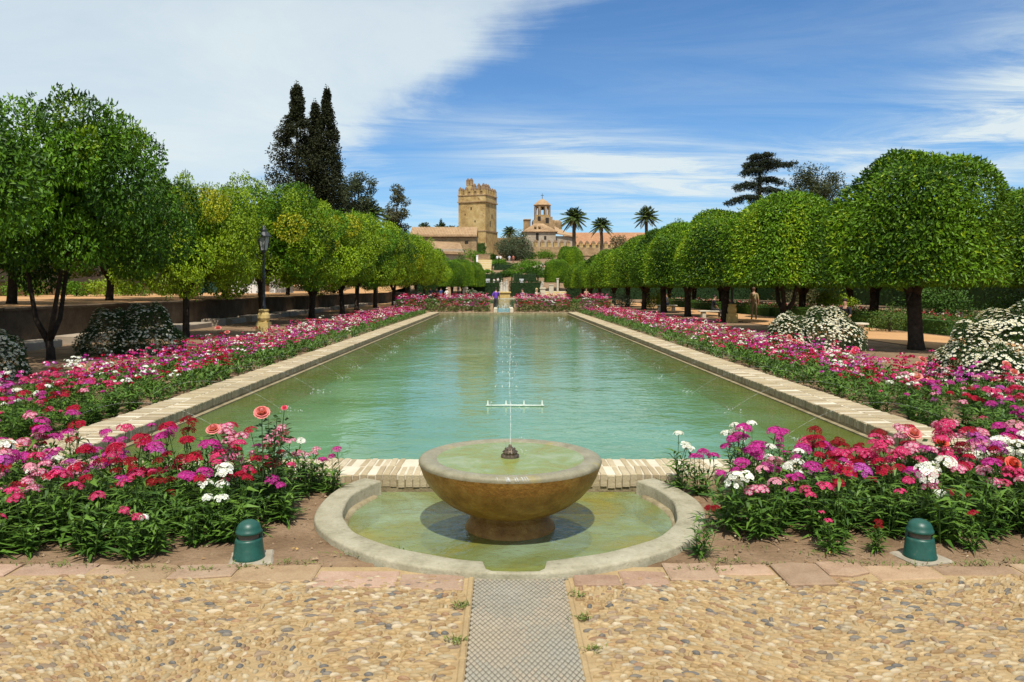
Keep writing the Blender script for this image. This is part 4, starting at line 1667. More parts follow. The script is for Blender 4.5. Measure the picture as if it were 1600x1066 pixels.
OC = {'dark': [orange_crown(.0, 3, 38, 1150, 34), orange_crown(.05, 14, 38, 1150, 34)], 'lime': [orange_crown(1.0, 5), orange_crown(.8, 6)], 'mixed': [orange_crown(.6, 7), orange_crown(.5, 8)]}
OTN = [orange_trunk(51, 2.4, 3, .115, .25, 1.3, .35), orange_trunk(52, 2.4, 3, .12, .3, 1.2, .5)]
OT = [orange_trunk(20 + i, 2.5, 3 + i % 2, .17, .2, 1.2, 1.2 + .2 * i) for i in range(4)]
CC = [clipped_crown(31, lime=.08), clipped_crown(32, lime=.15), clipped_crown(33, w=2.5, lime=.28)]
CT = [orange_trunk(41, 2.2, 3, .21, .08, .7, 1.7), orange_trunk(42, 2.2, 4, .20, .12, .7, 1.5), orange_trunk(43, 2.1, 3, .14, .1, .8, .8)]


def tree(name, loc, trunk, crown, label, cat, group, rz, s, sz=None, drop=0):
    t = thing(name, loc, label, cat, group, rz, (s, s, sz or s))
    link('trunk', trunk, t)
    link('crown', crown, t, (0, 0, drop))
    return t


# left row beside the pool
LROW = [(12.2, 6.1, 'dark'), (18.5, 6.4, 'dark'), (27, 5.85, 'lime'), (36, 6.9, 'mixed'), (44, 6.8, 'lime'), (51, 7.0, 'mixed'), (58, 7.4, 'lime'), (66, 7.5, 'lime'),
        (75, 7.8, 'mixed'), (85, 8.0, 'lime'), (96, 8.2, 'mixed'), (107, 7.6, 'dark')]
for i, (d, h, k) in enumerate(LROW):
    ty = {'dark': 'dark green', 'lime': 'yellow-tinged', 'mixed': 'mid green'}[k]
    tree('orange_tree', (-10.9 + rng.normal(0, .15), d, -.03), OTN[i] if i < 2 else OT[i % 4], OC[k][i % 2], '%s orange tree, %s from the camera in the row left of the pool' % (ty, ordinal(i)), 'tree', 'orange trees left of the pool', rng.uniform(0, 6.28), [.78, .76, .66, .94, .95, .98, 1.0, 1.0, 1.0, 1.0, 1.0, 1.0][i], h / 6.2, -.35 if i < 2 else -.5)
# left row on the terrace
for i, d in enumerate([20, 26.7, 33.7, 40.5, 47, 54, 61, 69, 78]):
    tree('orange_tree', (-17 + rng.normal(0, .2), d, 1.08), OT[(i + 2) % 4], OC[['mixed', 'dark', 'mixed', 'lime', 'mixed', 'dark', 'lime', 'mixed', 'dark'][i]][(i + 1) % 2],
         'orange tree, %s from the camera in the row on the left terrace' % ordinal(i), 'tree', 'orange trees on the terrace', rng.uniform(0, 6.28), .92, .84, -.35)
# right row, clipped
RROW = [21.5, 31.0, 39.0, 46.5, 54, 61, 69, 78, 88, 98, 108]
for i, d in enumerate(RROW):
    tree('clipped_tree', ((11.55 if i == 0 else 11.25) + rng.normal(0, .05), d, -.03), CT[[0, 2, 0, 1, 0, 1, 0, 1, 0, 1, 0][i]], CC[[0, 1, 2, 1, 0, 2, 1, 2, 0, 1, 2][i]], 'clipped dome tree, %s from the camera in the row right of the pool' % ordinal(i), 'tree', 'clipped trees right of the pool', rng.uniform(0, 6.28), .92 if i == 0 else .97, [.94, .96, .96, .98, .98, .98, .96, .94, .92, .9, .9][i])
for i, d in enumerate([28.0, 36, 43.5, 52, 60, 69, 79, 90]):
    tree('clipped_tree', ((20.4 if i == 0 else 17.2) + rng.normal(0, .2), d, -.03), CT[(i + 1) % 2], CC[(i + 1) % 3], 'clipped dome tree, %s from the camera in the row beyond the right path' % ordinal(i), 'tree', 'clipped trees beyond the right path', rng.uniform(0, 6.28), .98, .94)
for i, d in enumerate([33, 42, 52]):
    tree('clipped_tree', (24 + rng.normal(0, .2), d, -.03), CT[i % 2], CC[i % 3], 'clipped dome tree, %s of the outermost right row' % ordinal(i), 'tree', 'clipped trees of the outermost right row', rng.uniform(0, 6.28), 1.0, .95)
# clipped trees at the head of the garden
for i, (px, d, s, sz) in enumerate([(706, 116, .9, 1.0), (722, 120, .9, 1.05), (738, 124, .85, .98)]):
    tree('clipped_tree', (P(px, 450, d).x, d, 0), CT[i % 2], CC[i % 3], 'clipped tree, %s of three beside the left steps at the garden head' % ordinal(i), 'tree', 'clipped trees by the left steps', i, s, sz)
for i, (px, d, s, sz) in enumerate([(872, 128, .95, .95), (890, 136, 1.0, 1.1)]):
    tree('clipped_tree', (P(px, 450, d).x, d, gz(0, d)), CT[i % 2], CC[i % 3], 'clipped tree, %s of two beside the right steps at the garden head' % ordinal(i), 'tree', 'clipped trees by the right steps', i, s, sz)


# ---- white daisy mounds
def daisy_bush(lst, label, d, dens=1150):
    r = None
    c0 = P(lst[0][0], 450, d)
    r = thing('daisy_bush', (c0.x, d, 0), label, 'bush', 'white daisy bushes')
    lf, fl = MB(), MB()
    for px, w, h, dd in lst:
        p = P(px, 450, d + dd)
        c = np.array((p.x - c0.x, dd, 0))
        n = int(3800 * w * h)
        D = rand_dir(n)
        D[:, 2] = np.abs(D[:, 2])
        rr = .75 + .27 * rng.random((n, 1)) ** .4
        bump = 1 + .11 * np.sin(D[:, :1] * 7 + 1) * np.sin(D[:, 1:2] * 6 + px) + .06 * np.sin(D[:, 2:] * 9 + px)
        C = c + D * rr * bump * np.array([w / 2, w / 2, h])
        leaves(lf, C, unit(D + rand_dir(n) * .9), .075, .022, greens(n, (.02, .045, .014), (.06, .11, .03)), 0)
        m = int(dens * 1.25 * w * h)
        D = rand_dir(m)
        D[:, 2] = np.abs(D[:, 2])
        bump = 1 + .11 * np.sin(D[:, :1] * 7 + 1) * np.sin(D[:, 1:2] * 6 + px) + .06 * np.sin(D[:, 2:] * 9 + px)
        keep = rng.random(m) < (.45 + .5 * D[:, 2]) * (.75 + .6 * np.sin(D[:, 0] * 5 + px) * np.sin(D[:, 1] * 4))
        D, bump = D[keep], bump[keep]
        m = len(D)
        C = c + D * bump * np.array([w / 2, w / 2, h]) * 1.035
        up = unit(D + np.array([0, 0, .6]) + rand_dir(m) * .3)
        A = unit(np.cross(up, rand_dir(m)))
        B = np.cross(up, A)
        s = rng.uniform(.026, .038, (m, 1))
        ring = [C + (A * math.cos(t) + B * math.sin(t)) * s * (1 if k % 2 == 0 else .8) for k, t in enumerate(np.arange(8) * math.pi / 4)]
        V = np.stack(ring + [C + up * .004], 1).reshape(-1, 3)
        base = (np.arange(m) * 9)[:, None]
        F = np.concatenate([base + np.array([[k, (k + 1) % 8, 8]]) for k in range(8)])
        col = np.tile(np.array([[.80, .80, .76]] * 8 + [[.62, .48, .10]]), (m, 1))
        fl.add(V, F, 0, col)
    lf.build('foliage', M['leafdull'], r)
    fl.build('blossom', M['petal'], r)


daisy_bush([(1232, 1.15, .95, -.3), (1292, 1.85, 1.12, 0)], 'pair of round white daisy mounds beside the right row', 21)
daisy_bush([(1525, 1.25, 1.05, .2), (1592, 1.7, 1.4, .3), (1560, 1.1, .75, -.5)], 'large white daisy bush at the right edge, nearest', 12.8)
daisy_bush([(175, 1.55, 1.05, 0), (232, 1.6, 1.15, .3)], 'dark green daisy mounds under the left trees', 20, 600)
daisy_bush([(-5, 1.0, .85, 0)], 'small daisy mound cut off by the left edge', 14.5)
daisy_bush([(737, 2.2, 1.5, 0), (752, 1.6, 1.1, .5)], 'silvery mound before the left clipped hedge block', 112, 260)


# ---- clipped hedges
def hedge(name, x0, x1, y0, y1, z0, z1, label, dens=130, L=.09, pal=((.02, .05, .010), (.06, .12, .018)), rz=0, group='added dark hedges', round_=0.0):
    cx, cy = (x0 + x1) / 2, (y0 + y1) / 2
    w, d, h = x1 - x0, y1 - y0, z1 - z0
    r = thing(name, (cx, cy, z0), label, 'hedge', group, rz)
    mb = MB()
    i = min(.12, w * .15, d * .15)
    box(mb, (-w / 2 + i, -d / 2 + i, -.1), (w / 2 - i, d / 2 - i, h - i * 1.2 - round_ * .4), 0, np.array(pal[0]) * 1.4, 0, (0, 0, 0), round_)
    lf = mb
    for (ax, s, area) in ((0, -1, d * h), (0, 1, d * h), (1, -1, w * h), (1, 1, w * h), (2, 1, w * d)):
        if ax == 1 and s == 1 and d > 3:
            pass
        n = int(min(9000, area * dens))
        p = np.stack([rng.uniform(-w / 2, w / 2, n), rng.uniform(-d / 2, d / 2, n), rng.uniform(0, h, n)], 1)
        lim = (w / 2, d / 2, h)[ax]
        p[:, ax] = s * lim - s * np.abs(rng.normal(0, .03, n))
        if round_:
            f = np.clip((p[:, 2] / h), 0, 1)
            e = np.sqrt(np.clip(1 - (p[:, 0] / (w / 2)) ** 2 * .9, 0, 1))
            p[:, 2] = p[:, 2] * (1 - round_ + round_ * e)
        nn = np.zeros((n, 3))
        nn[:, ax] = s
        dr = unit(nn * .5 + rand_dir(n))
        leaves(lf, p, dr, L * rng.uniform(.7, 1.3, n), L * .55, greens(n, *pal), 0, unit(nn + rand_dir(n) * .5))
    lf.build('foliage', M['leafdull'], r)
    return r


# right hand garden: path and low hedges
def sheet(name, pts, mat, label, cat, z=0):
    mb = MB()
    mb.add([(x, y, z) for x, y in pts], [tuple(range(len(pts)))])
    o = mb.build(name, mat)
    return tag(o, label, cat, kind='structure')


sheet('path', [(12.1, 3), (15.6, 3), (15.6, 112), (12.1, 112)], M['sand'], 'orange sand path between the clipped trees on the right', 'path', -.008)
sheet('path', [(19.8, 10), (22.4, 10), (22.4, 112), (19.8, 112)], M['sand'], 'narrow orange sand path beyond the second right row', 'path', -.008)
sheet('court', [(-13, 55.2), (-5.5, 55.2), (-5.5, 117.5), (-13, 117.5)], M['sand'], 'sandy walk left of the second pool', 'path', -.006)
sheet('court', [(5.5, 55.2), (10.2, 55.2), (10.2, 117.5), (5.5, 117.5)], M['sand'], 'sandy walk right of the second pool', 'path', -.006)
HP = ((.03, .075, .012), (.10, .18, .025))
yy = 18
k = 0
for ln in (9, 8.2, 9, 10, 11, 12):
    hedge('box_hedge', 16.0, 16.75, yy, yy + ln, 0, .62, 'low box hedge along the right path, %s from the camera' % ordinal(k), 190, .07, HP, 0, 'low hedges along the right path')
    hedge('box_hedge', 18.9, 19.6, yy, yy + ln, 0, .55, 'low box hedge behind the second right row, %s from the camera' % ordinal(k), 110, .08, HP, 0, 'low hedges behind the second row')
    yy += ln + .7
    k += 1


def shrub(px, py_base, d, w, h, label, pal, n=2600, L=.12, cat='shrub', zbase=0, group=None, mat='leaf', stem=True):
    p = P(px, 450, d)
    r = thing('shrub', (p.x, d, zbase), label, cat, group)
    mb = MB()
    k = max(6, int(14))
    for q in range(k):
        dd = rand_dir(1)[0]
        dd[2] = abs(dd[2])
        c = dd * np.array((w * .36, w * .36, h * .62)) + np.array((0, 0, h * .16))
        rr = rng.uniform(.2, .32)
        clump_leaves(mb, c, (w * rr, w * rr, h * rr), n // k, L, L * .5, pal, shell=.4)
    mb.build('foliage', M[mat], r)
    if stem:
        mb = MB()
        tube(mb, [(0, 0, -.1), (0, 0, h * .5)], [.05, .03], 6)
        mb.build('stem', M['bark'], r)
    return r


shrub(650, 470, 74, 2.6, 1.5, 'dark low shrub at the far left end of the pool bed', ((.02, .035, .02), (.06, .08, .045)), 2600, .1)
shrub(945, 470, 76, 3.0, 1.5, 'dark low shrub at the far right end of the pool bed', ((.02, .035, .02), (.06, .08, .045)), 2600, .1)
shrub(972, 470, 68, 2.2, 1.3, 'dark low shrub under the far right clipped trees', ((.02, .035, .02), (.06, .08, .045)), 2200, .1)
shrub(1462, 500, 33, 2.9, 2.0, 'rounded mid-green shrub beyond the right path', ((.03, .075, .012), (.08, .16, .02)), 4200)
shrub(1300, 470, 44, 2.6, 1.6, 'yellow-green shrub behind the right hedges near the daisy mounds', G_LIME, 2400)
shrub(1028, 470, 62, 2.2, 1.5, 'yellow-green shrub between far right trunks', G_LIME, 1800)
shrub(1240, 470, 50, 3.2, 2.2, 'bare brownish shrub behind the second right tree', ((.07, .07, .03), (.14, .12, .05)), 1500)
shrub(1580, 470, 36, 3.0, 1.8, 'dark shrub at the right edge behind the hedges', G_DARK, 2600)
shrub(1390, 470, 30, 1.6, 1.1, 'rose shrub in the hedged bed behind the big trunk', ((.04, .08, .015), (.12, .18, .03)), 1500, .08)
shrub(1530, 470, 27, 1.8, 1.0, 'low rose shrub in the hedged bed by the outer trunk', ((.04, .08, .015), (.12, .18, .03)), 1500, .08)
# bedding flowers between the hedges
mb = MB()
for q in range(1500):
    x, y = rng.uniform(16.9, 18.8), rng.uniform(18, 78)
    n = 3
    c = np.array((x, y, rng.uniform(.35, .75)))
    leaves(mb, np.tile(c, (n, 1)), rand_dir(n), .09, .08, np.array([(.62, .12, .12), (.70, .36, .30), (.62, .5, .42), (.45, .02, .05)])[rng.integers(0, 4)] * np.ones((n, 3)))
    n = 14
    C = c + rng.normal(0, .16, (n, 3)) - np.array((0, 0, .2))
    leaves(mb, C, rand_dir(n), .10, .05, greens(n, *HP))
tag(mb.build('rose_beds', M['leafdull']), 'mixed low roses growing between the hedges beyond the right path', 'flowers', kind='stuff')
hedge('added_dark_hedge', 36.6, 38.4, 12, 112, 0, 2.9, 'tall hedge added for dark tree shade before the right garden wall', 9, .3, ((.02, .045, .01), (.06, .11, .02)))  # added dark backing, stands in for deep shade under the right crowns
# back wall of the right garden
mb = MB()
box(mb, (40, 8, -.2), (40.6, 125, 2.6))
box(mb, (39.9, 8, 2.6), (40.7, 125, 2.75), 1)
r = thing('garden_wall', (0, 0, 0), 'long pale wall closing the garden on the right', 'wall')
mb.build('wall', [M['plaster'], M['palestone']], r)
for i, (x, d) in enumerate([(31, 30), (34, 42), (31, 53), (35, 66), (31, 80), (34, 95)]):
    tree('orange_tree', (x, d, -.03), OT[i % 4], OC[['dark', 'mixed'][i % 2]][i % 2], 'orange tree, %s from the camera along the right garden wall' % ordinal(i), 'tree', 'orange trees by the right garden wall', i * 1.3, 1.05, .9)

# ================================================================== left terrace
mb = MB()
xs = np.array([-13.7, -20, -26, -60, -300])
zs = np.array([1.1, 1.18, 1.28, 1.4, 1.5])
ys = np.array([2.0, 20, 40, 60, 90, 118, 130])
V = [(x, y, z + max(0, (y - 100)) * .06) for y in ys for x, z in zip(xs, zs)]
F = [(j * 5 + i + 1, j * 5 + i, (j + 1) * 5 + i, (j + 1) * 5 + i + 1) for j in range(6) for i in range(4)]
mb.add(V, F)
tag(mb.build('terrace', M['sand']), 'orange sand walk on the raised terrace at left', 'terrace', kind='structure')
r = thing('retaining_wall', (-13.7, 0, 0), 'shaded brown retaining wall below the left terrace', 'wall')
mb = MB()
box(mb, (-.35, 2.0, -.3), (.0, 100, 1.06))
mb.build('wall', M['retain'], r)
mb = MB()
y = 2.0
while y < 100:
    ln = rng.uniform(.7, 1.1)
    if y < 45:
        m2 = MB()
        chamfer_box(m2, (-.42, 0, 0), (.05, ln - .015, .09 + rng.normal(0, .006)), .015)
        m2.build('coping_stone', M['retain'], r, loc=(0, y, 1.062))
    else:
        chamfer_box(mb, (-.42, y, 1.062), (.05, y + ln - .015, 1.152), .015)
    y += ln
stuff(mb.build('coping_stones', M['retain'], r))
r = thing('stone_ledge', (-13.2, 0, 0), 'broken pale stone ledge at the foot of the left retaining wall', 'ledge')
y = 12.0
while y < 75:
    ln = rng.uniform(1.0, 2.4)
    m2 = MB()
    chamfer_box(m2, (-.48, 0, -.1), (.28 + rng.uniform(-.05, .05), ln - .03, .22 + rng.normal(0, .03)), .03)
    m2.build('ledge_stone', M['plaster'], r, loc=(0, y, 0))
    y += ln + (0 if rng.random() < .8 else .8)
# the tall stepped wall behind the terrace
r = thing('stepped_wall', (-26, 0, 1.2), 'tall stepped brick wall behind the left terrace', 'wall')
for i, (a, b, z0, z1) in enumerate(((0, -.9, -.4, .75), (-.9, -1.6, -.4, 1.5), (-1.6, -2.3, -.4, 2.2), (-2.3, -3.2, -.4, 3.0))):
    mb = MB()
    box(mb, (b, 6, z0), (a - .001, 95, z1))
    box(mb, (b - .0, 6, z1 + .001), (a + .05, 95, z1 + .09), 1)
    mb.build('tier', [M['terracewall'], M['retain']], r)
# gate and panels in that wall
g = thing('garden_gate', P(323, 450, 66.0).xy.to_3d() + Vector((0, 0, 1.25)), 'dark green double gate at the back of the left terrace', 'gate')
for s in (-1, 1):
    mb = MB()
    for q in range(5):
        box(mb, (s * 1.0 * .5 - .5 + q * .198, -.04, .03), (s * .5 - .5 + q * .198 + .19, .04, 2.3))
    lf = mb.build('leaf', M['greendoor'], g)
    mb = MB()
    box(mb, (s * .08 - .03, -.10, 1.0), (s * .08 + .03, -.05, 1.2))
    mb.build('handle', M['iron'], lf)
for i, (px, d, w, h, lab) in enumerate([(385, 64, 2.6, 2.7, 'white metal panel fence behind the left lamp post'), (440, 70, 2.2, 2.4, 'white panel fence right of the left lamp post')]):
    p = P(px, 450, d)
    g = thing('panel_fence', (p.x, d, 1.25), lab, 'fence')
    for q in range(3):
        mb = MB()
        box(mb, (-w / 2 + q * w / 3, -.03, 0), (-w / 2 + (q + 1) * w / 3 - .03, .03, h))
        mb.build('panel', M['white'], g)
for i, (px, d, w, h, pal, lab) in enumerate([(165, 43, 2.4, 1.2, G_LIME, 'yellow-green shrub at the foot of the stepped wall'), (255, 50, 2.0, 3.2, G_DARK, 'tall dark shrub against the stepped wall'), (275, 52, 2.4, 1.2, G_LIME, 'lime shrub right of the tall dark shrub on the terrace'),
                                             (40, 40, 2.2, 1.4, G_MID, 'green shrub at the far left by the stepped wall'), (355, 60, 2.0, 2.6, G_DARK, 'dark climber beside the white panels'), (120, 42, 1.6, .9, G_MID, 'small shrub by the low tier of the stepped wall'),
                                             (590, 84, 3.2, 1.6, G_LIME, 'light shrub at the far end of the left terrace'), (205, 46, 1.8, .8, G_MID, 'low shrub before the stepped wall, beside the lime one')]):
    shrub(px, 470, d, w, h, lab, pal, 1300, .13, 'shrub', 1.22)


# ---- lamp posts
def lamp_post(x, d, label):
    r = thing('lamp_post', (x, d, 0), label, 'lamp post', 'garden lamp posts')
    mb = MB()
    box(mb, (-.24, -.24, -.1), (.24, .24, .40), 0, None, 0, (0, 0, 0), .02)
    box(mb, (-.17, -.17, .401), (.17, .17, .46))
    lathe(mb, [(.20, .46), (.235, .56), (.22, .70), (.17, .80), (.20, .83), (.20, .88), (.12, .90)], 16)
    mb.build('stone_base', M['ochrestone'], r)
    mb = MB()
    lathe(mb, [(.085, .9), (.085, 1.0), (.06, 1.05), (.055, 2.0), (.07, 2.03), (.07, 2.1), (.048, 2.14), (.045, 3.0), (.06, 3.03), (.09, 3.08), (.05, 3.12)], 14)
    for s in (-1, 1):
        tube(mb, [(0, 0, 2.75), (s * .25, 0, 2.85), (s * .30, 0, 3.0)], .012, 6)
    mb.build('pole', M['iron'], r, smooth=True)
    mb = MB()
    lathe(mb, [(.13, 3.12), (.23, 3.62), (.0, 3.62)], 6)
    lan = mb.build('lantern', M['glass'], r)
    mb = MB()
    lathe(mb, [(.28, 3.62), (.28, 3.66), (.17, 3.80), (.12, 3.82), (.12, 3.9), (.06, 3.98), (.02, 4.08), (0, 4.1)], 12)
    for k in range(6):
        a = k * math.pi / 3
        tube(mb, [(.135 * math.cos(a), .135 * math.sin(a), 3.1), (.238 * math.cos(a), .238 * math.sin(a), 3.63)], .014, 5)
    mb.build('cap', M['iron'], lan)
    return r


lamp_post(P(412, 450, 29).x, 29, 'black lantern lamp post on yellow stone foot beside the left row')
lamp_post(P(1147, 450, 38.5).x - .1, 38.5, 'lamp post on pale stone foot beside the right row')

# ================================================================== head of the garden: second pool, hedges, steps, statues
mb = MB()
z = .03
mb.add([(AX - 5.0, 56, z), (AX + 5.0, 56, z), (AX + 5.0, 117, z), (AX - 5.0, 117, z)], [(0, 1, 2, 3)])
tag(mb.build('second_pool_water', M['poolwater']), 'pale green water of the second pool beyond the flowers', 'water', kind='structure')
r = thing('second_pool_edging', (0, 0, 0), 'stone rim round the second pool', 'pool rim')
mb = MB()
for s in (-1, 1):
    box(mb, (AX + s * 5.25 - .25, 56, -.1), (AX + s * 5.25 + .25, 117, .12))
box(mb, (AX - 5.5, 55.5, -.1), (AX + 5.5, 55.999, .12))
box(mb, (AX - 5.5, 117.001, -.1), (AX + 5.5, 117.5, .12))
mb.build('rim', M['palestone'], r)
# the small chute that joins the pools
r = thing('water_chute', (AX, 51.9, 0), 'narrow stone chute feeding the long pool between the far flowers', 'chute')
mb = MB()
for s in (-1, 1):
    box(mb, (s * .55 - .12, .11, -.2), (s * .55 + .12, 4.2, .30))
mb.build('side_wall', M['palestone'], r)
mb = MB()
mb.add([(-.43, .0, .0), (.43, .0, .0), (.43, 4.2, .22), (-.43, 4.2, .22)], [(0, 1, 2, 3)])
mb.build('water', M['poolwater'], r)
mb = MB()
for k in range(160):
    p = np.array((rng.normal(0, .2), rng.uniform(0, 4), .2 + abs(rng.normal(0, .35))))
    s = rng.uniform(.012, .03)
    V = p + np.array([(s, 0, 0), (-s, 0, 0), (0, s, 0), (0, -s, 0), (0, 0, s * 2), (0, 0, -s)])
    mb.add(V, [(0, 2, 4), (2, 1, 4), (1, 3, 4), (3, 0, 4), (2, 0, 5), (1, 2, 5), (3, 1, 5), (0, 3, 5)])
stuff(mb.build('spray', M['jet'], r))

DG = ((.012, .030, .008), (.035, .070, .012))


def hedge_px(x0, x1, yt, yb, d, dep, label, rnd=0.0, pal=DG):
    a, b = P(x0, yt, d), P(x1, yb, d)
    return hedge('clipped_hedge', a.x, b.x, d, d + dep, b.z, a.z, label, 22, .22, pal, 0, 'clipped hedges at the garden head', rnd)


hedge_px(729, 781, 440, 466, 124, 3, 'dark clipped hedge block left of the statue')
hedge_px(797, 845, 440, 466, 124, 3, 'dark clipped hedge block right of the statue')
hedge_px(735, 785, 427, 445, 136, 3, 'clipped hedge behind the left hedge block')
hedge_px(800, 841, 426, 445, 136, 3, 'clipped hedge with rounded top behind the right block', .35)
hedge_px(769, 807, 411, 431, 150, 3, 'dark hedge up the slope below the castle people', .3)
hedge_px(848, 866, 413, 432, 150, 3, 'dark hedge up the slope beside the right clipped trees')
hedge('added_dark_hedge', 9.5, 39, 113, 115.5, 0, 3.4, 'long hedge added for the dark under the right rows at the garden head', 18, .25, DG)  # added; its dark green stands for shade beneath the far canopies
hedge('added_dark_hedge', -13.6, -8.6, 117.6, 119, 0, 2.6, 'hedge added for the dark under the trees beside the left steps', 30, .22, DG)  # added to cover bright soil where the trees only cast shade
hedge('added_dark_hedge', -30, -13.8, 113, 115.5, 1.2, 4.6, 'long hedge added for the dark under the left rows at the garden head', 18, .25, DG)  # added like the right one, dark leaves in place of canopy shade
for i, (px, d, w, h, pal) in enumerate([(812, 148, 4.5, 1.9, G_MID), (828, 152, 4.5, 2.2, G_MID), (838, 146, 3.5, 1.6, G_DARK), (868, 152, 5, 2.4, G_MID), (790, 142, 3, 1.2, G_DARK), (900, 150, 6, 3.2, G_DARK), (735, 165, 6, 3.5, G_MID), (752, 171, 4, 2.4, G_DARK), (760, 145, 2.6, 1.0, G_MID), (800, 144, 3.4, 1.2, G_MID), (768, 178, 3.4, 1.6, G_DARK), (825, 186, 4, 2, G_DARK), (850, 188, 5, 2.6, G_MID), (842, 142, 3.2, 1.3, G_DARK), (780, 160, 3.5, 1.5, G_MID)]):
    shrub(px, 430, d, w, h, 'dense green shrub, %s of those planted on the slope below the castle' % ordinal(i), pal, 1500, .34, 'shrub', gz(0, d) - .2, 'shrubs on the castle slope', 'leafdull')
mb = MB()
for q in range(170):
    y = rng.uniform(146, 157)
    x = rng.uniform(3.2, 8.2)
    n = 4
    c = np.array((x, y, gz(0, y) + rng.uniform(.4, .9)))
    leaves(mb, c + rng.normal(0, .12, (n, 3)), rand_dir(n), .26, .24, np.array([(.74, .72, .68), (.62, .3, .3), (.7, .66, .5), (.2, .28, .06)])[rng.integers(0, 4)] * np.ones((n, 3)))
    leaves(mb, c + rng.normal(0, .3, (8, 3)) - np.array((0, 0, .4)), rand_dir(8), .3, .14, greens(8, *G_MID))
tag(mb.build('slope_flowers', M['leafdull']), 'pale flowers massed on the slope below the olive tree', 'flowers', kind='stuff')
hedge_px(723, 740, 384, 408, 180, 3, 'low green hedge against the left house', 0, ((.03, .06, .01), (.07, .13, .02)))
hedge_px(741, 757, 380, 408, 182, 3, 'taller green hedge against the tower foot', 0, ((.03, .06, .01), (.07, .13, .02)))


def steps(x0, x1, d, n, rise, run, z0, label):
    r = thing('stone_steps', (0, d, z0), label, 'steps', 'stone steps at the garden head')
    for i in range(n):
        mb = MB()
        box(mb, (x0, i * run, -.5), (x1, (i + 1) * run + .02, (i + 1) * rise))
        mb.build('step', M['ochrestone'] if i % 2 else M['palestone'], r)


a, b = P(704, 450, 120), P(728, 450, 120)
steps(a.x, b.x, 119, 7, .17, .6, 0, 'broad sunlit stone steps left of the hedge blocks')
a, b = P(846, 450, 120), P(905, 450, 120)
steps(a.x, b.x, 119, 7, .17, .6, 0, 'broad sunlit stone steps right of the hedge blocks')
a, b = P(744, 450, 150), P(768, 450, 150)
steps(a.x, b.x, 139, 22, .19, .75, 3.2, 'long flight of pale steps climbing to the tower')
# low walls and pedestals
for px0, px1, yt, yb, d, lab, m in [(852, 900, 424, 434, 142, 'low white parapet on the right slope', 'white'), (744, 747, 400, 416, 152, 'white slab standing by the long flight of steps', 'white'), (745, 766, 398, 404, 160, 'brown parapet at the top of the long flight', 'castle2'),
                                    (840, 846, 417, 429, 154, 'pale stair pier on the upper slope', 'palestone'), (740, 746, 436, 442, 128, 'white stone seat, leftmost behind the left hedge block', 'white'),
                                    (758, 765, 437, 442, 128, 'white stone seat behind the left hedge block nearer the statue', 'white'), (812, 818, 437, 442, 128, 'white stone seat behind the right hedge block', 'white'), (858, 865, 446, 452, 118.3, 'pale stone seat before the right steps', 'palestone'),
                                    (870, 873, 436, 450, 118, 'thin pale pillar beside the right steps', 'palestone')]:
    a, b = P(px0, yt, d), P(px1, yb, d)
    r = thing('stone_block', ((a.x + b.x) / 2, d, gz(0, d) if yb > 425 and d > 125 else b.z), lab, 'stonework', 'pale stonework at the garden head')
    mb = MB()
    w = b.x - a.x
    z0 = b.z - r.location.z
    chamfer_box(mb, (-w / 2, 0, min(z0, 0) - .6), (w / 2, .7, a.z - r.location.z), .05)
    mb.build('block', M[m], r)
    mb = MB()
    chamfer_box(mb, (-w / 2 - .06, -.06, a.z - r.location.z + .001), (w / 2 + .06, .76, a.z - r.location.z + .10), .03)
    mb.build('cap', M[m], r)


# ================================================================== people and statues
SKIN = flat('skin', (.45, .26, .17), .6, 0, .3, .06)
HAIR = {k: flat('hair_' + k, c, .6, 0, .3) for k, c in {'dark': (.02, .014, .01), 'brown': (.09, .05, .025), 'fair': (.42, .30, .14)}.items()}
CLOTH = {}


def cloth(c):
    if c not in CLOTH:
        CLOTH[c] = flat('cloth_%d' % len(CLOTH), c, .85, 0, .15, .15)
    return CLOTH[c]


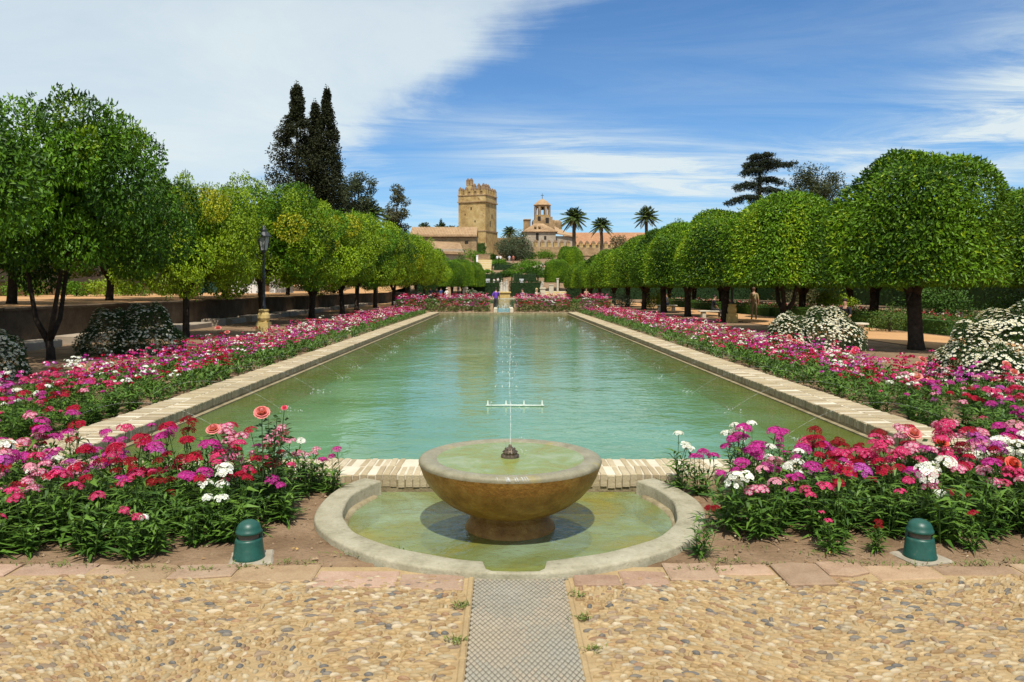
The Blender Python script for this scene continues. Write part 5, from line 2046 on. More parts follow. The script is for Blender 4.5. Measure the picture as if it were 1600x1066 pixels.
def body(pose='stand', h=1.72, lean=0.0):
    """joints of a figure facing -Y; returns evaluated mesh and per-face zone"""
    J, E, rad, zone = {}, [], {}, {}

    def j(n, p, r, z, par=None):
        J[n] = Vector(p)
        rad[n] = r
        zone[n] = z
        if par:
            E.append((par, n))
    sit = pose == 'sit'
    hz = .50 if sit else .93
    j('pel', (0, 0, hz), (.145, .11), 'leg')
    j('wai', (0, 0, hz + .16), (.125, .095), 'top', 'pel')
    j('che', (0, -.005 - lean * .5, hz + .38), (.15, .11), 'top', 'wai')
    j('nek', (0, -lean, hz + .535), (.055, .055), 'skin', 'che')
    j('hd0', (0, -.015 - lean, hz + .60), (.066, .075), 'skin', 'nek')
    j('hd1', (0, -.02 - lean, hz + .69), (.076, .095), 'skin', 'hd0')
    j('hd2', (0, -.01 - lean, hz + .775), (.055, .065), 'skin', 'hd1')
    for s, k in ((-1, 'l'), (1, 'r')):
        j('sh' + k, (s * .175, -lean, hz + .46), (.058, .058), 'top', 'che')
        if pose == 'walk':
            e, w = (s * .23, s * .10 + .02, hz + .20), (s * .24, s * .20 - .10, hz - .01)
        elif pose == 'camera':
            e, w = (s * .24, -.12, hz + .28), (s * .10, -.28, hz + .42)
        elif sit:
            e, w = (s * .22, -.06 - lean, hz + .20), (s * .12, -.26, hz + .10)
        else:
            e, w = (s * .225, .03, hz + .19), (s * .235, -.04, hz - .04)
        j('el' + k, e, (.043, .043), 'sleeve', 'sh' + k)
        j('wr' + k, w, (.030, .030), 'skin', 'el' + k)
        v = (Vector(w) - Vector(e)).normalized()
        j('pa' + k, Vector(w) + v * .07, (.034, .022), 'skin', 'wr' + k)
        for q in range(4):
            o = Vector(((q - 1.5) * .017, 0, 0))
            j('f%d' % q + k, Vector(w) + v * (.145 - .012 * abs(q - 1.2)) + o + Vector((0, -.02, 0)), (.009, .009), 'skin', 'pa' + k)
        j('th' + k, Vector(w) + v * .075 + Vector((-s * .02, -.045, 0)), (.010, .010), 'skin', 'wr' + k)
        j('hi' + k, (s * .088, 0, hz - .05), (.098, .10), 'leg', 'pel')
        if sit:
            kn, an = (s * .11, -.42, hz - .03), (s * .12, -.40, .09)
        elif pose == 'walk':
            kn, an = (s * .09, -.10 if s > 0 else .02, .50), (s * .09, -.16 if s > 0 else .26, .09 if s > 0 else .14)
        else:
            kn, an = (s * .10, -.01, .49), (s * .11, .02, .08)
        j('kn' + k, kn, (.066, .068), 'leg', 'hi' + k)
        j('an' + k, an, (.042, .044), 'shin', 'kn' + k)
        j('to' + k, (an[0] * 1.1, an[1] - .15, an[2] - .05), (.040, .030), 'shoe', 'an' + k)
    names = list(J)
    me = bpy.data.meshes.new('body_skeleton')
    me.from_pydata([J[n] for n in names], [(names.index(a), names.index(b)) for a, b in E], [])
    ob = bpy.data.objects.new('body_skeleton', me)
    sc.collection.objects.link(ob)
    md = ob.modifiers.new('skin', 'SKIN')
    for i, n in enumerate(names):
        v = me.skin_vertices[0].data[i]
        v.radius = rad[n]
        v.use_root = n == 'pel'
    md.use_smooth_shade = True
    sb = ob.modifiers.new('sub', 'SUBSURF')
    sb.levels = sb.render_levels = 1
    dg = bpy.context.evaluated_depsgraph_get()
    out = bpy.data.meshes.new_from_object(ob.evaluated_get(dg))
    bpy.data.objects.remove(ob)
    segs = [(J[a], J[b], zone[b] if zone[b] != 'shoe' else 'shoe') for a, b in E]
    zf = []
    for p in out.polygons:
        c = p.center
        best, bz = 9, 'top'
        for a, b, z in segs:
            ab = b - a
            t = max(0, min(1, (c - a).dot(ab) / ab.length_squared))
            dd = (c - (a + ab * t)).length
            if dd < best:
                best, bz = dd, z
        zf.append(bz)
    return out, zf, J


BODY = {}


def hair_mesh(J, longh):
    mb = MB()
    c = J['hd1'] + Vector((0, .022, .025))
    V, F = [], []
    nu, nv = 12, 7
    for i in range(nv + 1):
        ph = i / nv * (math.pi * (.62 if not longh else .72))
        for k in range(nu):
            a = k * 2 * math.pi / nu
            V.append((c.x + .088 * math.sin(ph) * math.cos(a), c.y + .108 * math.sin(ph) * math.sin(a), c.z + .105 * math.cos(ph) - (0.0 if math.sin(a) > -.3 else -.035 * (i > 3)) - (.10 * (i >= nv - 1) if longh and math.sin(a) > 0 else 0)))
    for i in range(nv):
        for k in range(nu):
            F.append((i * nu + k, i * nu + (k + 1) % nu, (i + 1) * nu + (k + 1) % nu, (i + 1) * nu + k))
    mb.add(V, F)
    return mb


def person(loc, rz, pose, top, leg, label, hair='dark', longh=False, sleeve=None, shin=None, hat=None, stone=None, name='person', h=1.0, parent=None, lean=.02, group='visitors in the garden'):
    key = (pose, lean)
    if key not in BODY:
        BODY[key] = body(pose, 1.72, lean)
    src, zf, J = BODY[key]
    me = src.copy()
    me.name = name
    me.materials.clear()
    mats = [SKIN, cloth(top), cloth(leg), cloth(sleeve) if sleeve else SKIN, cloth(shin) if shin else cloth(leg), cloth((.05, .045, .04))] if stone is None else [stone] * 6
    for m in mats:
        me.materials.append(m)
    idx = {'skin': 0, 'top': 1, 'leg': 2, 'sleeve': 3, 'shin': 4, 'shoe': 5}
    me.polygons.foreach_set('material_index', [idx[z] for z in zf])
    if shin is False:
        me.polygons.foreach_set('material_index', [idx[z] if z != 'shin' else 0 for z in zf])
    o = link(name, me, parent, loc, rz, h)
    if parent is None:
        tag(o, label, 'person' if stone is None else 'statue', group)
    hm = hair_mesh(J, longh)
    hm.build('hair', HAIR[hair] if stone is None else stone, o, smooth=True)
    # nose and ears keep the head readable
    nb = MB()
    c = J['hd1']
    nb.add([(c.x - .014, c.y - .088, c.z - .02), (c.x + .014, c.y - .088, c.z - .02), (c.x, c.y - .118, c.z - .022), (c.x, c.y - .09, c.z + .03)], [(0, 2, 3), (2, 1, 3), (0, 1, 2)])
    for s in (-1, 1):
        nb.add([(c.x + s * .076, c.y + .0, c.z - .03), (c.x + s * .092, c.y + .02, c.z + .03), (c.x + s * .08, c.y + .035, c.z - .01)], [(0, 1, 2)])
    nb.build('face_features', SKIN if stone is None else stone, o)
    if hat:
        mb = MB()
        cc = J['hd2']
        lathe(mb, [(.17, -.01), (.10, .01), (.095, .07), (.07, .09), (0, .095)], 14, (cc.x, cc.y + .005, cc.z - .01))
        mb.build('hat', cloth(hat), o, smooth=True)
    return o


def who(px, py_head, d, *a, **k):
    p = P(px, py_head, d)
    zb = k.pop('z', 0)
    return person((p.x, d, zb), *a, **k)


PU = (.14, .05, .38)
NAVY = (.03, .04, .10)
who(775, 447, 55.15, R(175), 'walk', PU, (.06, .055, .06), 'person in a purple shirt seen from behind by the far pool', sleeve=PU, hair='dark')
who(817, 450, 56.3 + .0, R(-60), 'walk', (.20, .12, .38), (.05, .05, .07), 'person in a lilac vest walking beyond the far flowers', hair='dark', longh=True) if False else None
who(817, 450, 55.2, R(-60), 'stand', (.22, .13, .40), (.05, .05, .07), 'person in a lilac vest beyond the far flowers', hair='dark', h=.96)
who(838, 450, 55.3, R(60), 'camera', (.66, .66, .64), (.07, .11, .28), 'person in white top and blue jeans raising a camera', hair='fair', longh=True, h=.97)
who(916, 448, 78, R(10), 'camera', (.55, .42, .34), (.26, .26, .27), 'person in grey skirt beside the far right row', hair='brown', longh=True, h=.95)
who(673, 450, 95, R(200), 'stand', NAVY, NAVY, 'person in navy at the left end of the walking group', sleeve=NAVY)
who(682, 448, 96, R(170), 'stand', (.03, .03, .035), (.03, .03, .035), 'person in black within the walking group', sleeve=(.03, .03, .035))
who(689, 448, 95, R(190), 'walk', (.05, .08, .22), (.30, .26, .20), 'person in blue shirt and sand trousers in the walking group', sleeve=(.05, .08, .22))
who(698, 450, 94, R(150), 'walk', (.72, .72, .70), (.28, .25, .22), 'person in white shirt at the right of the walking group', sleeve=(.7, .7, .7), hat=(.6, .55, .45), h=.95)
who(706, 433, 121.2, R(180), 'stand', (.05, .30, .20), NAVY, 'person in green top on the left steps', z=.69)
who(716, 434, 121.2, R(170), 'stand', (.20, .32, .55), (.07, .11, .28), 'person in light blue with jeans on the left steps', z=.69, sleeve=(.2, .32, .55))
who(772, 432, 132, R(190), 'stand', (.78, .78, .76), (.5, .47, .42), 'person in white, left of two behind the hedge block', z=gz(0, 132), h=.95)
who(778, 432, 132.4, R(160), 'stand', (.78, .78, .76), (.12, .12, .15), 'person in white, right of two behind the hedge block', z=gz(0, 132.4))
who(823, 435, 132, R(180), 'stand', (.62, .30, .26), (.4, .36, .3), 'person in a pink top behind the right hedge block', z=gz(0, 132) - .3, h=.95)
for i, (px, c, l, lab) in enumerate([(777, (.75, .77, .80), (.05, .06, .10), 'person in white shirt, left of the pair at the tower foot'), (782, (.78, .78, .78), (.06, .05, .06), 'person in white shirt, right of the pair at the tower foot'),
                                     (796, (.45, .50, .60), (.35, .33, .30), 'person in grey-blue below the olive tree'), (802, (.45, .12, .08), (.2, .08, .06), 'person in rust red below the olive tree')]):
    who(px, 400, 165, R(180), 'stand', c, l, lab, z=gz(0, 165), sleeve=c, h=1.05)
# people under the right hand trees
who(1042, 452, 58, R(-70), 'sit', (.30, .36, .50), (.08, .10, .2), 'seated person in pale blue under the far right trees', z=.0)
who(1113, 455, 44, R(80), 'sit', (.02, .02, .022), (.03, .03, .03), 'seated person in black under the right trees', sleeve=(.02, .02, .022), z=.0, lean=.12)
who(1178, 448, 41.3, R(170), 'stand', (.30, .23, .11), (.24, .19, .12), 'standing person in a mustard shirt beside a right-hand trunk', sleeve=(.30, .23, .11), hair='brown')
who(1322, 470, 28.5, R(-40), 'sit', (.02, .02, .025), (.03, .03, .035), 'seated person in dark clothes behind the daisy mounds', sleeve=(.02, .02, .025), z=.0, lean=.12)
for i, (px, d, lab) in enumerate([(1042, 58, 'stone bench under the far right trees'), (1113, 44, 'stone bench under the seated person in black'), (1322, 28.5, 'stone bench behind the daisy mounds')]):
    p = P(px, 450, d)
    r = thing('stone_bench', (p.x, d, 0), lab, 'bench', 'stone benches by the right path')
    mb = MB()
    chamfer_box(mb, (-.75, -.22, .34), (.75, .32, .405), .02)
    mb.build('seat', M['palestone'], r)
    for s in (-1, 1):
        mb = MB()
        chamfer_box(mb, (s * .5 - .1, -.16, -.05), (s * .5 + .1, .26, .339), .01)
        mb.build('leg', M['palestone'], r)
# statue group and the two small statues
STONE = surf('statue_stone', [(.3, (.36, .33, .27)), (.7, (.60, .56, .48))], 6, 6, .85, .4, 30, .01, .2)
p = P(788, 450, 121)
ped = thing('statue_group', (p.x, 121, 0), 'stone group of robed figures on a pedestal between the hedge blocks', 'statue')
mb = MB()
chamfer_box(mb, (-.9, -.6, -.1), (.9, .6, .9), .05)
chamfer_box(mb, (-1.05, -.75, .901), (1.05, .75, 1.1), .05)
mb.build('pedestal', M['ochrestone'], ped)
for q, (dx, dy, rz, s) in enumerate(((-.45, .1, .3, 1.05), (.35, .15, -.3, 1.1), (0, -.3, 1.2, .9))):
    o = person((dx, dy, 1.1), rz, 'stand' if q < 2 else 'camera', (1, 1, 1), (1, 1, 1), '', stone=STONE, name='figure', h=s, parent=ped)
    mb = MB()
    lathe(mb, [(.30, 0), (.26, .3), (.20, .75), (.17, .98)], 14)
    mb.build('robe', STONE, o, smooth=True)
for px, lab in ((727, 'small stone statue on a pillar at the left end of the hedge blocks'), (848, 'small stone statue on a pillar at the right end of the hedge blocks')):
    p = P(px, 450, 118.6)
    ped = thing('pillar_statue', (p.x, 118.6, 0), lab, 'statue', 'pillar statues')
    mb = MB()
    chamfer_box(mb, (-.38, -.38, -.1), (.38, .38, 1.55), .03)
    chamfer_box(mb, (-.46, -.46, 1.551), (.46, .46, 1.75), .04)
    mb.build('pillar', M['palestone'], ped)
    person((0, 0, 1.52), R(40) if px < 780 else R(-40), 'sit', (1, 1, 1), (1, 1, 1), '', stone=STONE, name='figure', h=.95, parent=ped, lean=.12)

# ================================================================== the castle
def merlon_mesh(w, h, t, mat):
    mb = MB()
    box(mb, (-w / 2, -t / 2, 0), (w / 2, t / 2, h * .6))
    V = [(-w / 2 - .04, -t / 2 - .04, h * .6 + .002), (w / 2 + .04, -t / 2 - .04, h * .6 + .002), (w / 2 + .04, t / 2 + .04, h * .6 + .002), (-w / 2 - .04, t / 2 + .04, h * .6 + .002),
         (-w * .2, -t * .2, h * .92), (w * .2, -t * .2, h * .92), (w * .2, t * .2, h * .92), (-w * .2, t * .2, h * .92), (0, 0, h)]
    F = [(0, 1, 5, 4), (1, 2, 6, 5), (2, 3, 7, 6), (3, 0, 4, 7), (4, 5, 8), (5, 6, 8), (6, 7, 8), (7, 4, 8)]
    mb.add(V, F, 1)
    return mb.mesh('merlon', [mat, M['merloncap']])


def ring_walls(mb, w, d, z0, z1, t, mi=0):
    box(mb, (-w / 2, -d / 2, z0), (w / 2, -d / 2 + t, z1), mi)
    box(mb, (-w / 2, d / 2 - t, z0), (w / 2, d / 2, z1), mi)
    box(mb, (-w / 2, -d / 2 + t + .002, z0), (-w / 2 + t, d / 2 - t - .002, z1), mi)
    box(mb, (w / 2 - t, -d / 2 + t + .002, z0), (w / 2, d / 2 - t - .002, z1), mi)


MER = merlon_mesh(.85, 2.2, .6, M['castle'])
MERS = merlon_mesh(.8, 2.0, .6, M['castle2'])


def square_tower():
    S = 7.6
    a = R(21.5)
    near = P(758.5, 450, 197)
    # corner nearest the camera -> centre of the square
    cx = near.x + (-math.cos(a) + math.sin(a)) * S / 2
    cy = near.y + (math.sin(a) + math.cos(a)) * S / 2
    zb = P(0, 404, 200).z
    t = thing('castle_tower', (cx, cy, zb), 'square ochre stone castle tower with battlements left of centre', 'tower', None, -a)
    z = lambda py: P(0, py, 200).z - zb
    mb = MB()
    box(mb, (-S / 2 - .35, -S / 2 - .35, -3), (S / 2 + .35, S / 2 + .35, z(363)), 0, None, 0, (0, 0, 0), .18)
    box(mb, (-S / 2, -S / 2, z(363)), (S / 2, S / 2, z(317.5)))
    mb.build('wall', M['castle'], t)
    mb = MB()
    box(mb, (-S / 2 - .3, -S / 2 - .3, z(363) + .01), (S / 2 + .3, S / 2 + .3, z(361)))
    box(mb, (-S / 2 - .3, -S / 2 - .3, z(317.5) + .002), (S / 2 + .3, S / 2 + .3, z(315.8)))
    mb.build('string_course', M['castle2'], t)
    mb = MB()
    ring_walls(mb, S + .1, S + .1, z(315.8) + .002, z(307), .8)
    box(mb, (-S / 2 + .82, -S / 2 + .82, z(315.8) + .002), (S / 2 - .82, S / 2 - .82, z(313)))
    ring_walls(mb, S + .4, S + .4, z(307) + .002, z(305.6), .95, 1)
    mb.build('parapet', [M['castle'], M['castle2']], t)
    n = 5
    for k in range(n):
        u = -S / 2 + .4 + k * (S - .8) / (n - 1)
        for (x, y, r_) in ((u, -S / 2 + .3, 0), (u, S / 2 - .3, 0)) + (((-S / 2 + .3, u, R(90)), (S / 2 - .3, u, R(90))) if 0 < k < n - 1 else ()):
            link('merlon', MER, t, (x, y, z(305.6) - .02), r_)
    # upper turret behind the parapet
    up = MB()
    ring = 4.6
    box(up, (-2.5, -1.6, z(313) + .01), (2.7, 3.0, z(299)))
    box(up, (-2.65, -1.75, z(299) + .002), (2.85, 3.15, z(297.8)))
    turret = up.build('turret', M['castle2'], t)
    box(up2 := MB(), (-2.5, -1.6, z(297.8) + .003), (-.9, .4, z(289)))
    up2.build('stair_head', M['castle'], t)
    for (x, y, zz) in [(-2.2, -1.35, 289), (-1.2, -1.35, 289), (-.3, -1.3, 297.8), (.9, -1.3, 297.8), (2.2, -1.3, 297.8), (2.3, .2, 297.8), (2.3, 1.6, 297.8), (-2.2, .1, 289), (-2.2, 1.6, 297.8), (-.3, 2.7, 297.8), (1.2, 2.7, 297.8)]:
        link('merlon', MERS, turret, (x, y, z(zz) - .02))
    # openings and stains in relief
    for (x, y, w, h, zc, lab) in [(-.2, -S / 2, .35, .7, 327, 'slit'), (.9, -S / 2, .3, .5, 347, 'slit'), (-1.9, -S / 2, .25, .4, 336, 'slit')]:
        mb = MB()
        box(mb, (x - w / 2, y - .03, z(zc) - h / 2), (x + w / 2, y + .25, z(zc) + h / 2))
        mb.build('window', M['dark'], t)
    for (y, w, h, zc) in [(.6, .5, 1.1, 338), (-.6, .4, 1.5, 350)]:
        mb = MB()
        box(mb, (S / 2 - .25, y - w / 2, z(zc) - h / 2), (S / 2 + .03, y + w / 2, z(zc) + h / 2))
        mb.build('window', M['dark'], t)
    mb = MB()
    pts = [(.9 - .55, z(402)), (.9 + .55, z(402)), (.9 + .55, z(399)), (.9 + .3, z(397.2)), (.9, z(396.4)), (.9 - .3, z(397.2)), (.9 - .55, z(399))]
    V = [(x, -S / 2 - .38, q) for x, q in pts] + [(x, -S / 2, q) for x, q in pts]
    mb.add(V, [tuple(range(7))] + [(i, (i + 1) % 7, 7 + (i + 1) % 7, 7 + i) for i in range(7)])
    mb.build('door', M['dark'], t)


square_tower()


def hip_roof(mb, x0, x1, y0, y1, z0, z1, ridge, mi=0, over=.5):
    x0, x1, y0, y1 = x0 - over, x1 + over, y0 - over, y1 + over
    xm, ym = (x0 + x1) / 2, (y0 + y1) / 2
    V = [(x0, y0, z0), (x1, y0, z0), (x1, y1, z0), (x0, y1, z0), (xm - ridge / 2, ym, z1), (xm + ridge / 2, ym, z1)]
    mb.add(V, [(0, 1, 5, 4), (1, 2, 5), (2, 3, 4, 5), (3, 0, 4), (0, 3, 2, 1)], mi)


def roof_ribs(mb, A, B, C, D, n, r):
    """rows of barrel tiles on the slope A-B (eave) to D-C (ridge)"""
    A, B, C, D = [np.array(q, float) for q in (A, B, C, D)]
    for i in range(n):
        t = (i + .5) / n
        p, q = A + (B - A) * t, D + (C - D) * t
        tube(mb, [p, (p + q) / 2, q], r, 5)


def bell_building():
    d = 212
    zb = P(0, 420, d).z
    z = lambda py: P(0, py, d).z - zb
    X = lambda px: P(px, 450, d).x
    t = thing('bell_tower', (X(848.5), d, zb), 'brown castle building with an arched bell turret right of the tower', 'tower')
    x0 = X(848.5)
    # octagonal turret with open arches
    R1, R2 = 2.25, 1.75
    rad = (X(861) - X(836.5)) / 2
    mb = MB()
    for k in range(8):
        a = (k + .5) * math.pi / 4
        c = np.array((rad * .97 * math.cos(a), 4 + rad * .97 * math.sin(a)))
        box(mb, (-.26, -.26, z(338)), (.26, .26, z(321)), 0, None, a, (c[0], c[1], 0))
    mb.build('pier', M['castle2'], t)
    mb = MB()
    lathe(mb, [(rad * 1.02, z(338)), (rad * 1.02, z(334.5)), (0, z(334.5))], 8, (0, 4, 0), 0, None, math.pi / 8, math.pi / 8 + 2 * math.pi)
    mb.build('sill', M['castle'], t)
    # arched heads: ring of wall with half-round cut, one per side
    for k in range(8):
        a = k * math.pi / 4
        w = rad * math.sin(math.pi / 8) * 1.9
        m2 = MB()
        pts = []
        n = 8
        V, F = [], []
        for i in range(n + 1):
            th = math.pi * i / n
            V += [(-w * .40 * math.cos(th), 0, z(326) + w * .46 * math.sin(th)), (-w / 2 + w * i / n, 0, z(319)), (-w * .40 * math.cos(th), .5, z(326) + w * .46 * math.sin(th)), (-w / 2 + w * i / n, .5, z(319))]
        for i in range(n):
            p, q = i * 4, i * 4 + 4
            F += [(p, q, q + 1, p + 1), (p + 2, p + 3, q + 3, q + 2), (p, p + 2, q + 2, q)]
        ap = rad * math.cos(math.pi / 8) * 1.0
        m2.add(rot2(np.array(V) + np.array((0, -ap, 0)), a) + np.array((0, 4, 0)), F)
        m2.build('arch', M['castle2'], t)
    mb = MB()
    e = rad * 1.2
    lathe(mb, [(rad * .5, z(319.5)), (e, z(319.4)), (e, z(318.2)), (e * .55, z(312.5)), (.25, z(308.5)), (0, z(308))], 8, (0, 4, 0), 0, None, math.pi / 8, math.pi / 8 + 2 * math.pi)
    mb.build('roof', M['rooftile'], t)
    mb = MB()
    tube(mb, [(0, 4, z(309)), (0, 4, z(299))], [.10, .04], 6)
    box(mb, (-.45, 3.96, z(303)), (.45, 4.04, z(302.3)))
    mb.build('finial', M['iron'], t)
    mb = MB()
    lathe(mb, [(.4, -.35), (.33, 0), (.22, .28), (.08, .4), (0, .42)], 10, (0, 4, z(324)))
    mb.build('bell', M['bronze'], t)
    # body under the turret
    mb = MB()
    box(mb, (X(833) - x0, 1.2, z(362)), (X(867) - x0, 8.5, z(343)))
    box(mb, (X(836) - x0, 1.6, z(343) + .001), (X(864) - x0, 7.5, z(338) - .002))
    mb.build('body', M['castle2'], t)
    for px, w, h, py, bt in ((855.5, .9, 1.5, 344, 0), (843, .8, 1.2, 341, 0)):
        m2 = MB()
        xx = X(px) - x0
        box(m2, (xx - w / 2, 1.14, z(py) - h / 2), (xx + w / 2, 1.7, z(py) + h / 2))
        m2.build('window', M['dark'], t)
    # side pavilion with stub tower
    m2 = MB()
    box(m2, (X(819) - x0, 2, z(366)), (X(829.5) - x0, 6, z(343)))
    box(m2, (X(818.4) - x0, 1.8, z(343) + .001), (X(830) - x0, 6.2, z(341.5)))
    m2.build('stub_tower', M['castle2'], t)
    m2 = MB()
    lathe(m2, [(1.5, z(356)), (1.5, z(347)), (1.3, z(344)), (.6, z(342)), (0, z(341.5))], 12, (X(872) - x0, 5, 0))
    m2.build('small_dome', M['castle2'], t)
    # main block with hipped tile roof
    bx0, bx1, by0, by1 = X(817.5) - x0, X(866) - x0, -6, 6
    m2 = MB()
    box(m2, (bx0, by0, -3), (bx1, by1, z(365)))
    m2.build('wall', M['plaster'], t)
    m2 = MB()
    hip_roof(m2, bx0, bx1, by0, by1, z(365) + .01, z(350), 2.2)
    rf = m2.build('roof', M['rooftile'], t)
    m3 = MB()
    zz0, zz1 = z(365) + .05, z(350) + .05
    xm, ym = (bx0 + bx1) / 2, 0
    roof_ribs(m3, (bx0 - .5, by0 - .5, zz0), (bx1 + .5, by0 - .5, zz0), (xm + 1.1, ym, zz1), (xm - 1.1, ym, zz1), 26, .11)
    roof_ribs(m3, (bx1 + .5, by0 - .5, zz0), (bx1 + .5, by1 + .5, zz0), (xm + 1.1, ym, zz1), (xm + 1.1, ym, zz1), 22, .11)
    stuff(m3.build('roof_tiles', M['rooftile'], t))
    for px, w, h, py in ((838, .75, 2.0, 372.5), (850, .6, 1.0, 374)):
        xx = X(px) - x0
        m2 = MB()
        box(m2, (xx - w / 2, by0 - .03, z(py) - h / 2), (xx + w / 2, by0 + .4, z(py) + h / 2))
        m2.build('window', M['dark'], t)
    for px in (835.5, 842):
        xx = X(px) - x0
        m2 = MB()
        box(m2, (xx - .3, -4.9, z(357.5)), (xx + .3, -2.2, z(355)))
        m2.build('dormer', M['castle2'], t)
    # lower wing to the right with a long sloping roof
    m2 = MB()
    wx0, wx1 = X(866) - x0 + .01, X(897) - x0
    box(m2, (wx0, -5, -3), (wx1, 5, z(371)))
    m2.build('wing_wall', M['plaster'], t)
    m2 = MB()
    V = [(wx0, -5.6, z(366)), (wx1 + .5, -5.6, z(372)), (wx1 + .5, 2, z(369)), (wx0, 2, z(352))]
    m2.add(V + [(a, b, c - .35) for a, b, c in V], [(0, 1, 2, 3), (7, 6, 5, 4), (0, 4, 5, 1), (1, 5, 6, 2), (2, 6, 7, 3), (3, 7, 4, 0)])
    m2.build('wing_roof', M['rooftile'], t)


bell_building()


def curtain(px0, px1, d0, d1, ytop, ybot, label, merl=True, py_roof=None):
    a, b = P(px0, 450, d0), P(px1, 450, d1)
    ln = math.hypot(b.x - a.x, d1 - d0)
    ang = math.atan2(d1 - d0, b.x - a.x)
    zb = P(0, ybot, d0).z
    t = thing('castle_wall', (a.x, d0, zb), label, 'wall', 'castle walls', ang)
    h = P(0, ytop, d0).z - zb
    mb = MB()
    box(mb, (0, 0, -3), (ln, 1.4, h))
    box(mb, (0, -.15, h * .62), (ln, -.001, h * .62 + .3))
    mb.build('wall', M['castle2'], t)
    if merl:
        k = int(ln / 1.75)
        for i in range(k):
            link('merlon', MERW, t, ((i + .5) * ln / k, .4, h - .01))
    return t


MERW = merlon_mesh(1.0, 1.9, .6, M['castle'])
curtain(833, 1000, 196, 205, 385.5, 420, 'battlemented castle wall below the bell turret')
curtain(776, 836, 214, 207, 372, 412, 'brown castle wall linking the two towers', False)
# orange-roofed range behind the wall
d = 232
a, b = P(885, 450, d), P(1010, 450, d)
t = thing('castle_range', (a.x, d, P(0, 420, d).z), 'long range with an orange tiled roof behind the battlements', 'building')
zz = lambda py: P(0, py, d).z - t.location.z
mb = MB()
box(mb, (0, 0, -2), (b.x - a.x, 8, zz(381)))
mb.build('wall', M['plaster'], t)
mb = MB()
V = [(-.5, -.6, zz(383)), (b.x - a.x + .5, -.6, zz(383)), (b.x - a.x + .5, 5, zz(362)), (-.5, 5, zz(362)), (b.x - a.x + .5, 9, zz(378)), (-.5, 9, zz(378))]
mb.add(V, [(0, 1, 2, 3), (3, 2, 4, 5)])
rf = mb.build('roof', M['redtile'], t)
mb = MB()
roof_ribs(mb, (-.4, -.6, zz(383) + .06), (b.x - a.x + .4, -.6, zz(383) + .06), (b.x - a.x + .4, 5, zz(362) + .06), (-.4, 5, zz(362) + .06), 70, .12)
stuff(mb.build('roof_tiles', M['redtile'], t))


# the low houses left of the tower
def house_left():
    d = 176
    X = lambda px: P(px, 450, d).x
    zb = P(0, 405, d).z
    z = lambda py: P(0, py, d).z - zb
    t = thing('stone_house', (X(690), d, zb), 'low stone house with a tiled roof left of the square tower', 'house')
    x0 = X(690)
    L, Rr = X(640) - x0, X(744.5) - x0
    mb = MB()
    box(mb, (L, 0, -3), (Rr, 9, z(371)))
    # gable end rises at the right
    V = [(Rr - .5, 0, z(371)), (Rr - .5, 9, z(371)), (Rr - .5, 4.5, z(353.5)), (Rr, 0, z(371)), (Rr, 9, z(371)), (Rr, 4.5, z(353.5))]
    mb.add(V, [(0, 1, 2), (3, 5, 4), (0, 3, 4, 1), (0, 2, 5, 3), (1, 4, 5, 2)])
    mb.build('wall', M['castle2'], t)
    mb = MB()
    V = [(L, -.6, z(368)), (Rr + .1, -.6, z(368)), (Rr + .1, 4.5, z(353)), (L, 4.5, z(353)), (Rr + .1, 9.5, z(368)), (L, 9.5, z(368))]
    mb.add(V, [(0, 1, 2, 3), (3, 2, 4, 5)])
    mb.add([(x, y, q - .3) for x, y, q in V], [(3, 2, 1, 0)])
    mb.add([V[0], V[1], (V[1][0], V[1][1], V[1][2] - .3), (V[0][0], V[0][1], V[0][2] - .3)], [(0, 3, 2, 1)])
    rf = mb.build('roof', M['rooftile'], t)
    mb = MB()
    roof_ribs(mb, (L, -.6, z(368) + .06), (Rr, -.6, z(368) + .06), (Rr, 4.5, z(353) + .06), (L, 4.5, z(353) + .06), 44, .12)
    stuff(mb.build('roof_tiles', M['rooftile'], t))
    mb = MB()
    xx = X(729) - x0
    box(mb, (xx - .4, -.05, z(381)), (xx + .4, .3, z(376.5)))
    mb.build('window', M['dark'], t)
    d2 = 166
    X2 = lambda px: P(px, 450, d2).x
    zb2 = P(0, 405, d2).z
    z2 = lambda py: P(0, py, d2).z - zb2
    t = thing('stone_house', (X2(690), d2, zb2), 'lean-to house with a pale sloping roof in front of the stone house', 'house')
    x0 = X2(690)
    L, Rr = X2(655) - x0, X2(724) - x0
    mb = MB()
    box(mb, (L, 0, -3), (Rr, 8, z2(389)))
    mb.build('wall', M['plaster'], t)
    mb = MB()
    V = [(L, -.7, z2(393)), (Rr + .3, -.7, z2(396)), (Rr - 1.2, 8.4, z2(377)), (L, 8.4, z2(373))]
    mb.add(V + [(a, b, c - .3) for a, b, c in V], [(0, 1, 2, 3), (7, 6, 5, 4), (0, 4, 5, 1), (1, 5, 6, 2), (2, 6, 7, 3), (3, 7, 4, 0)])
    mb.build('roof', M['rooftile'], t)
    mb = MB()
    roof_ribs(mb, (L, -.7, z2(393) + .07), (Rr + .3, -.7, z2(396) + .07), (Rr - 1.2, 8.4, z2(377) + .07), (L, 8.4, z2(373) + .07), 34, .12)
    stuff(mb.build('roof_tiles', M['rooftile'], t))


house_left()


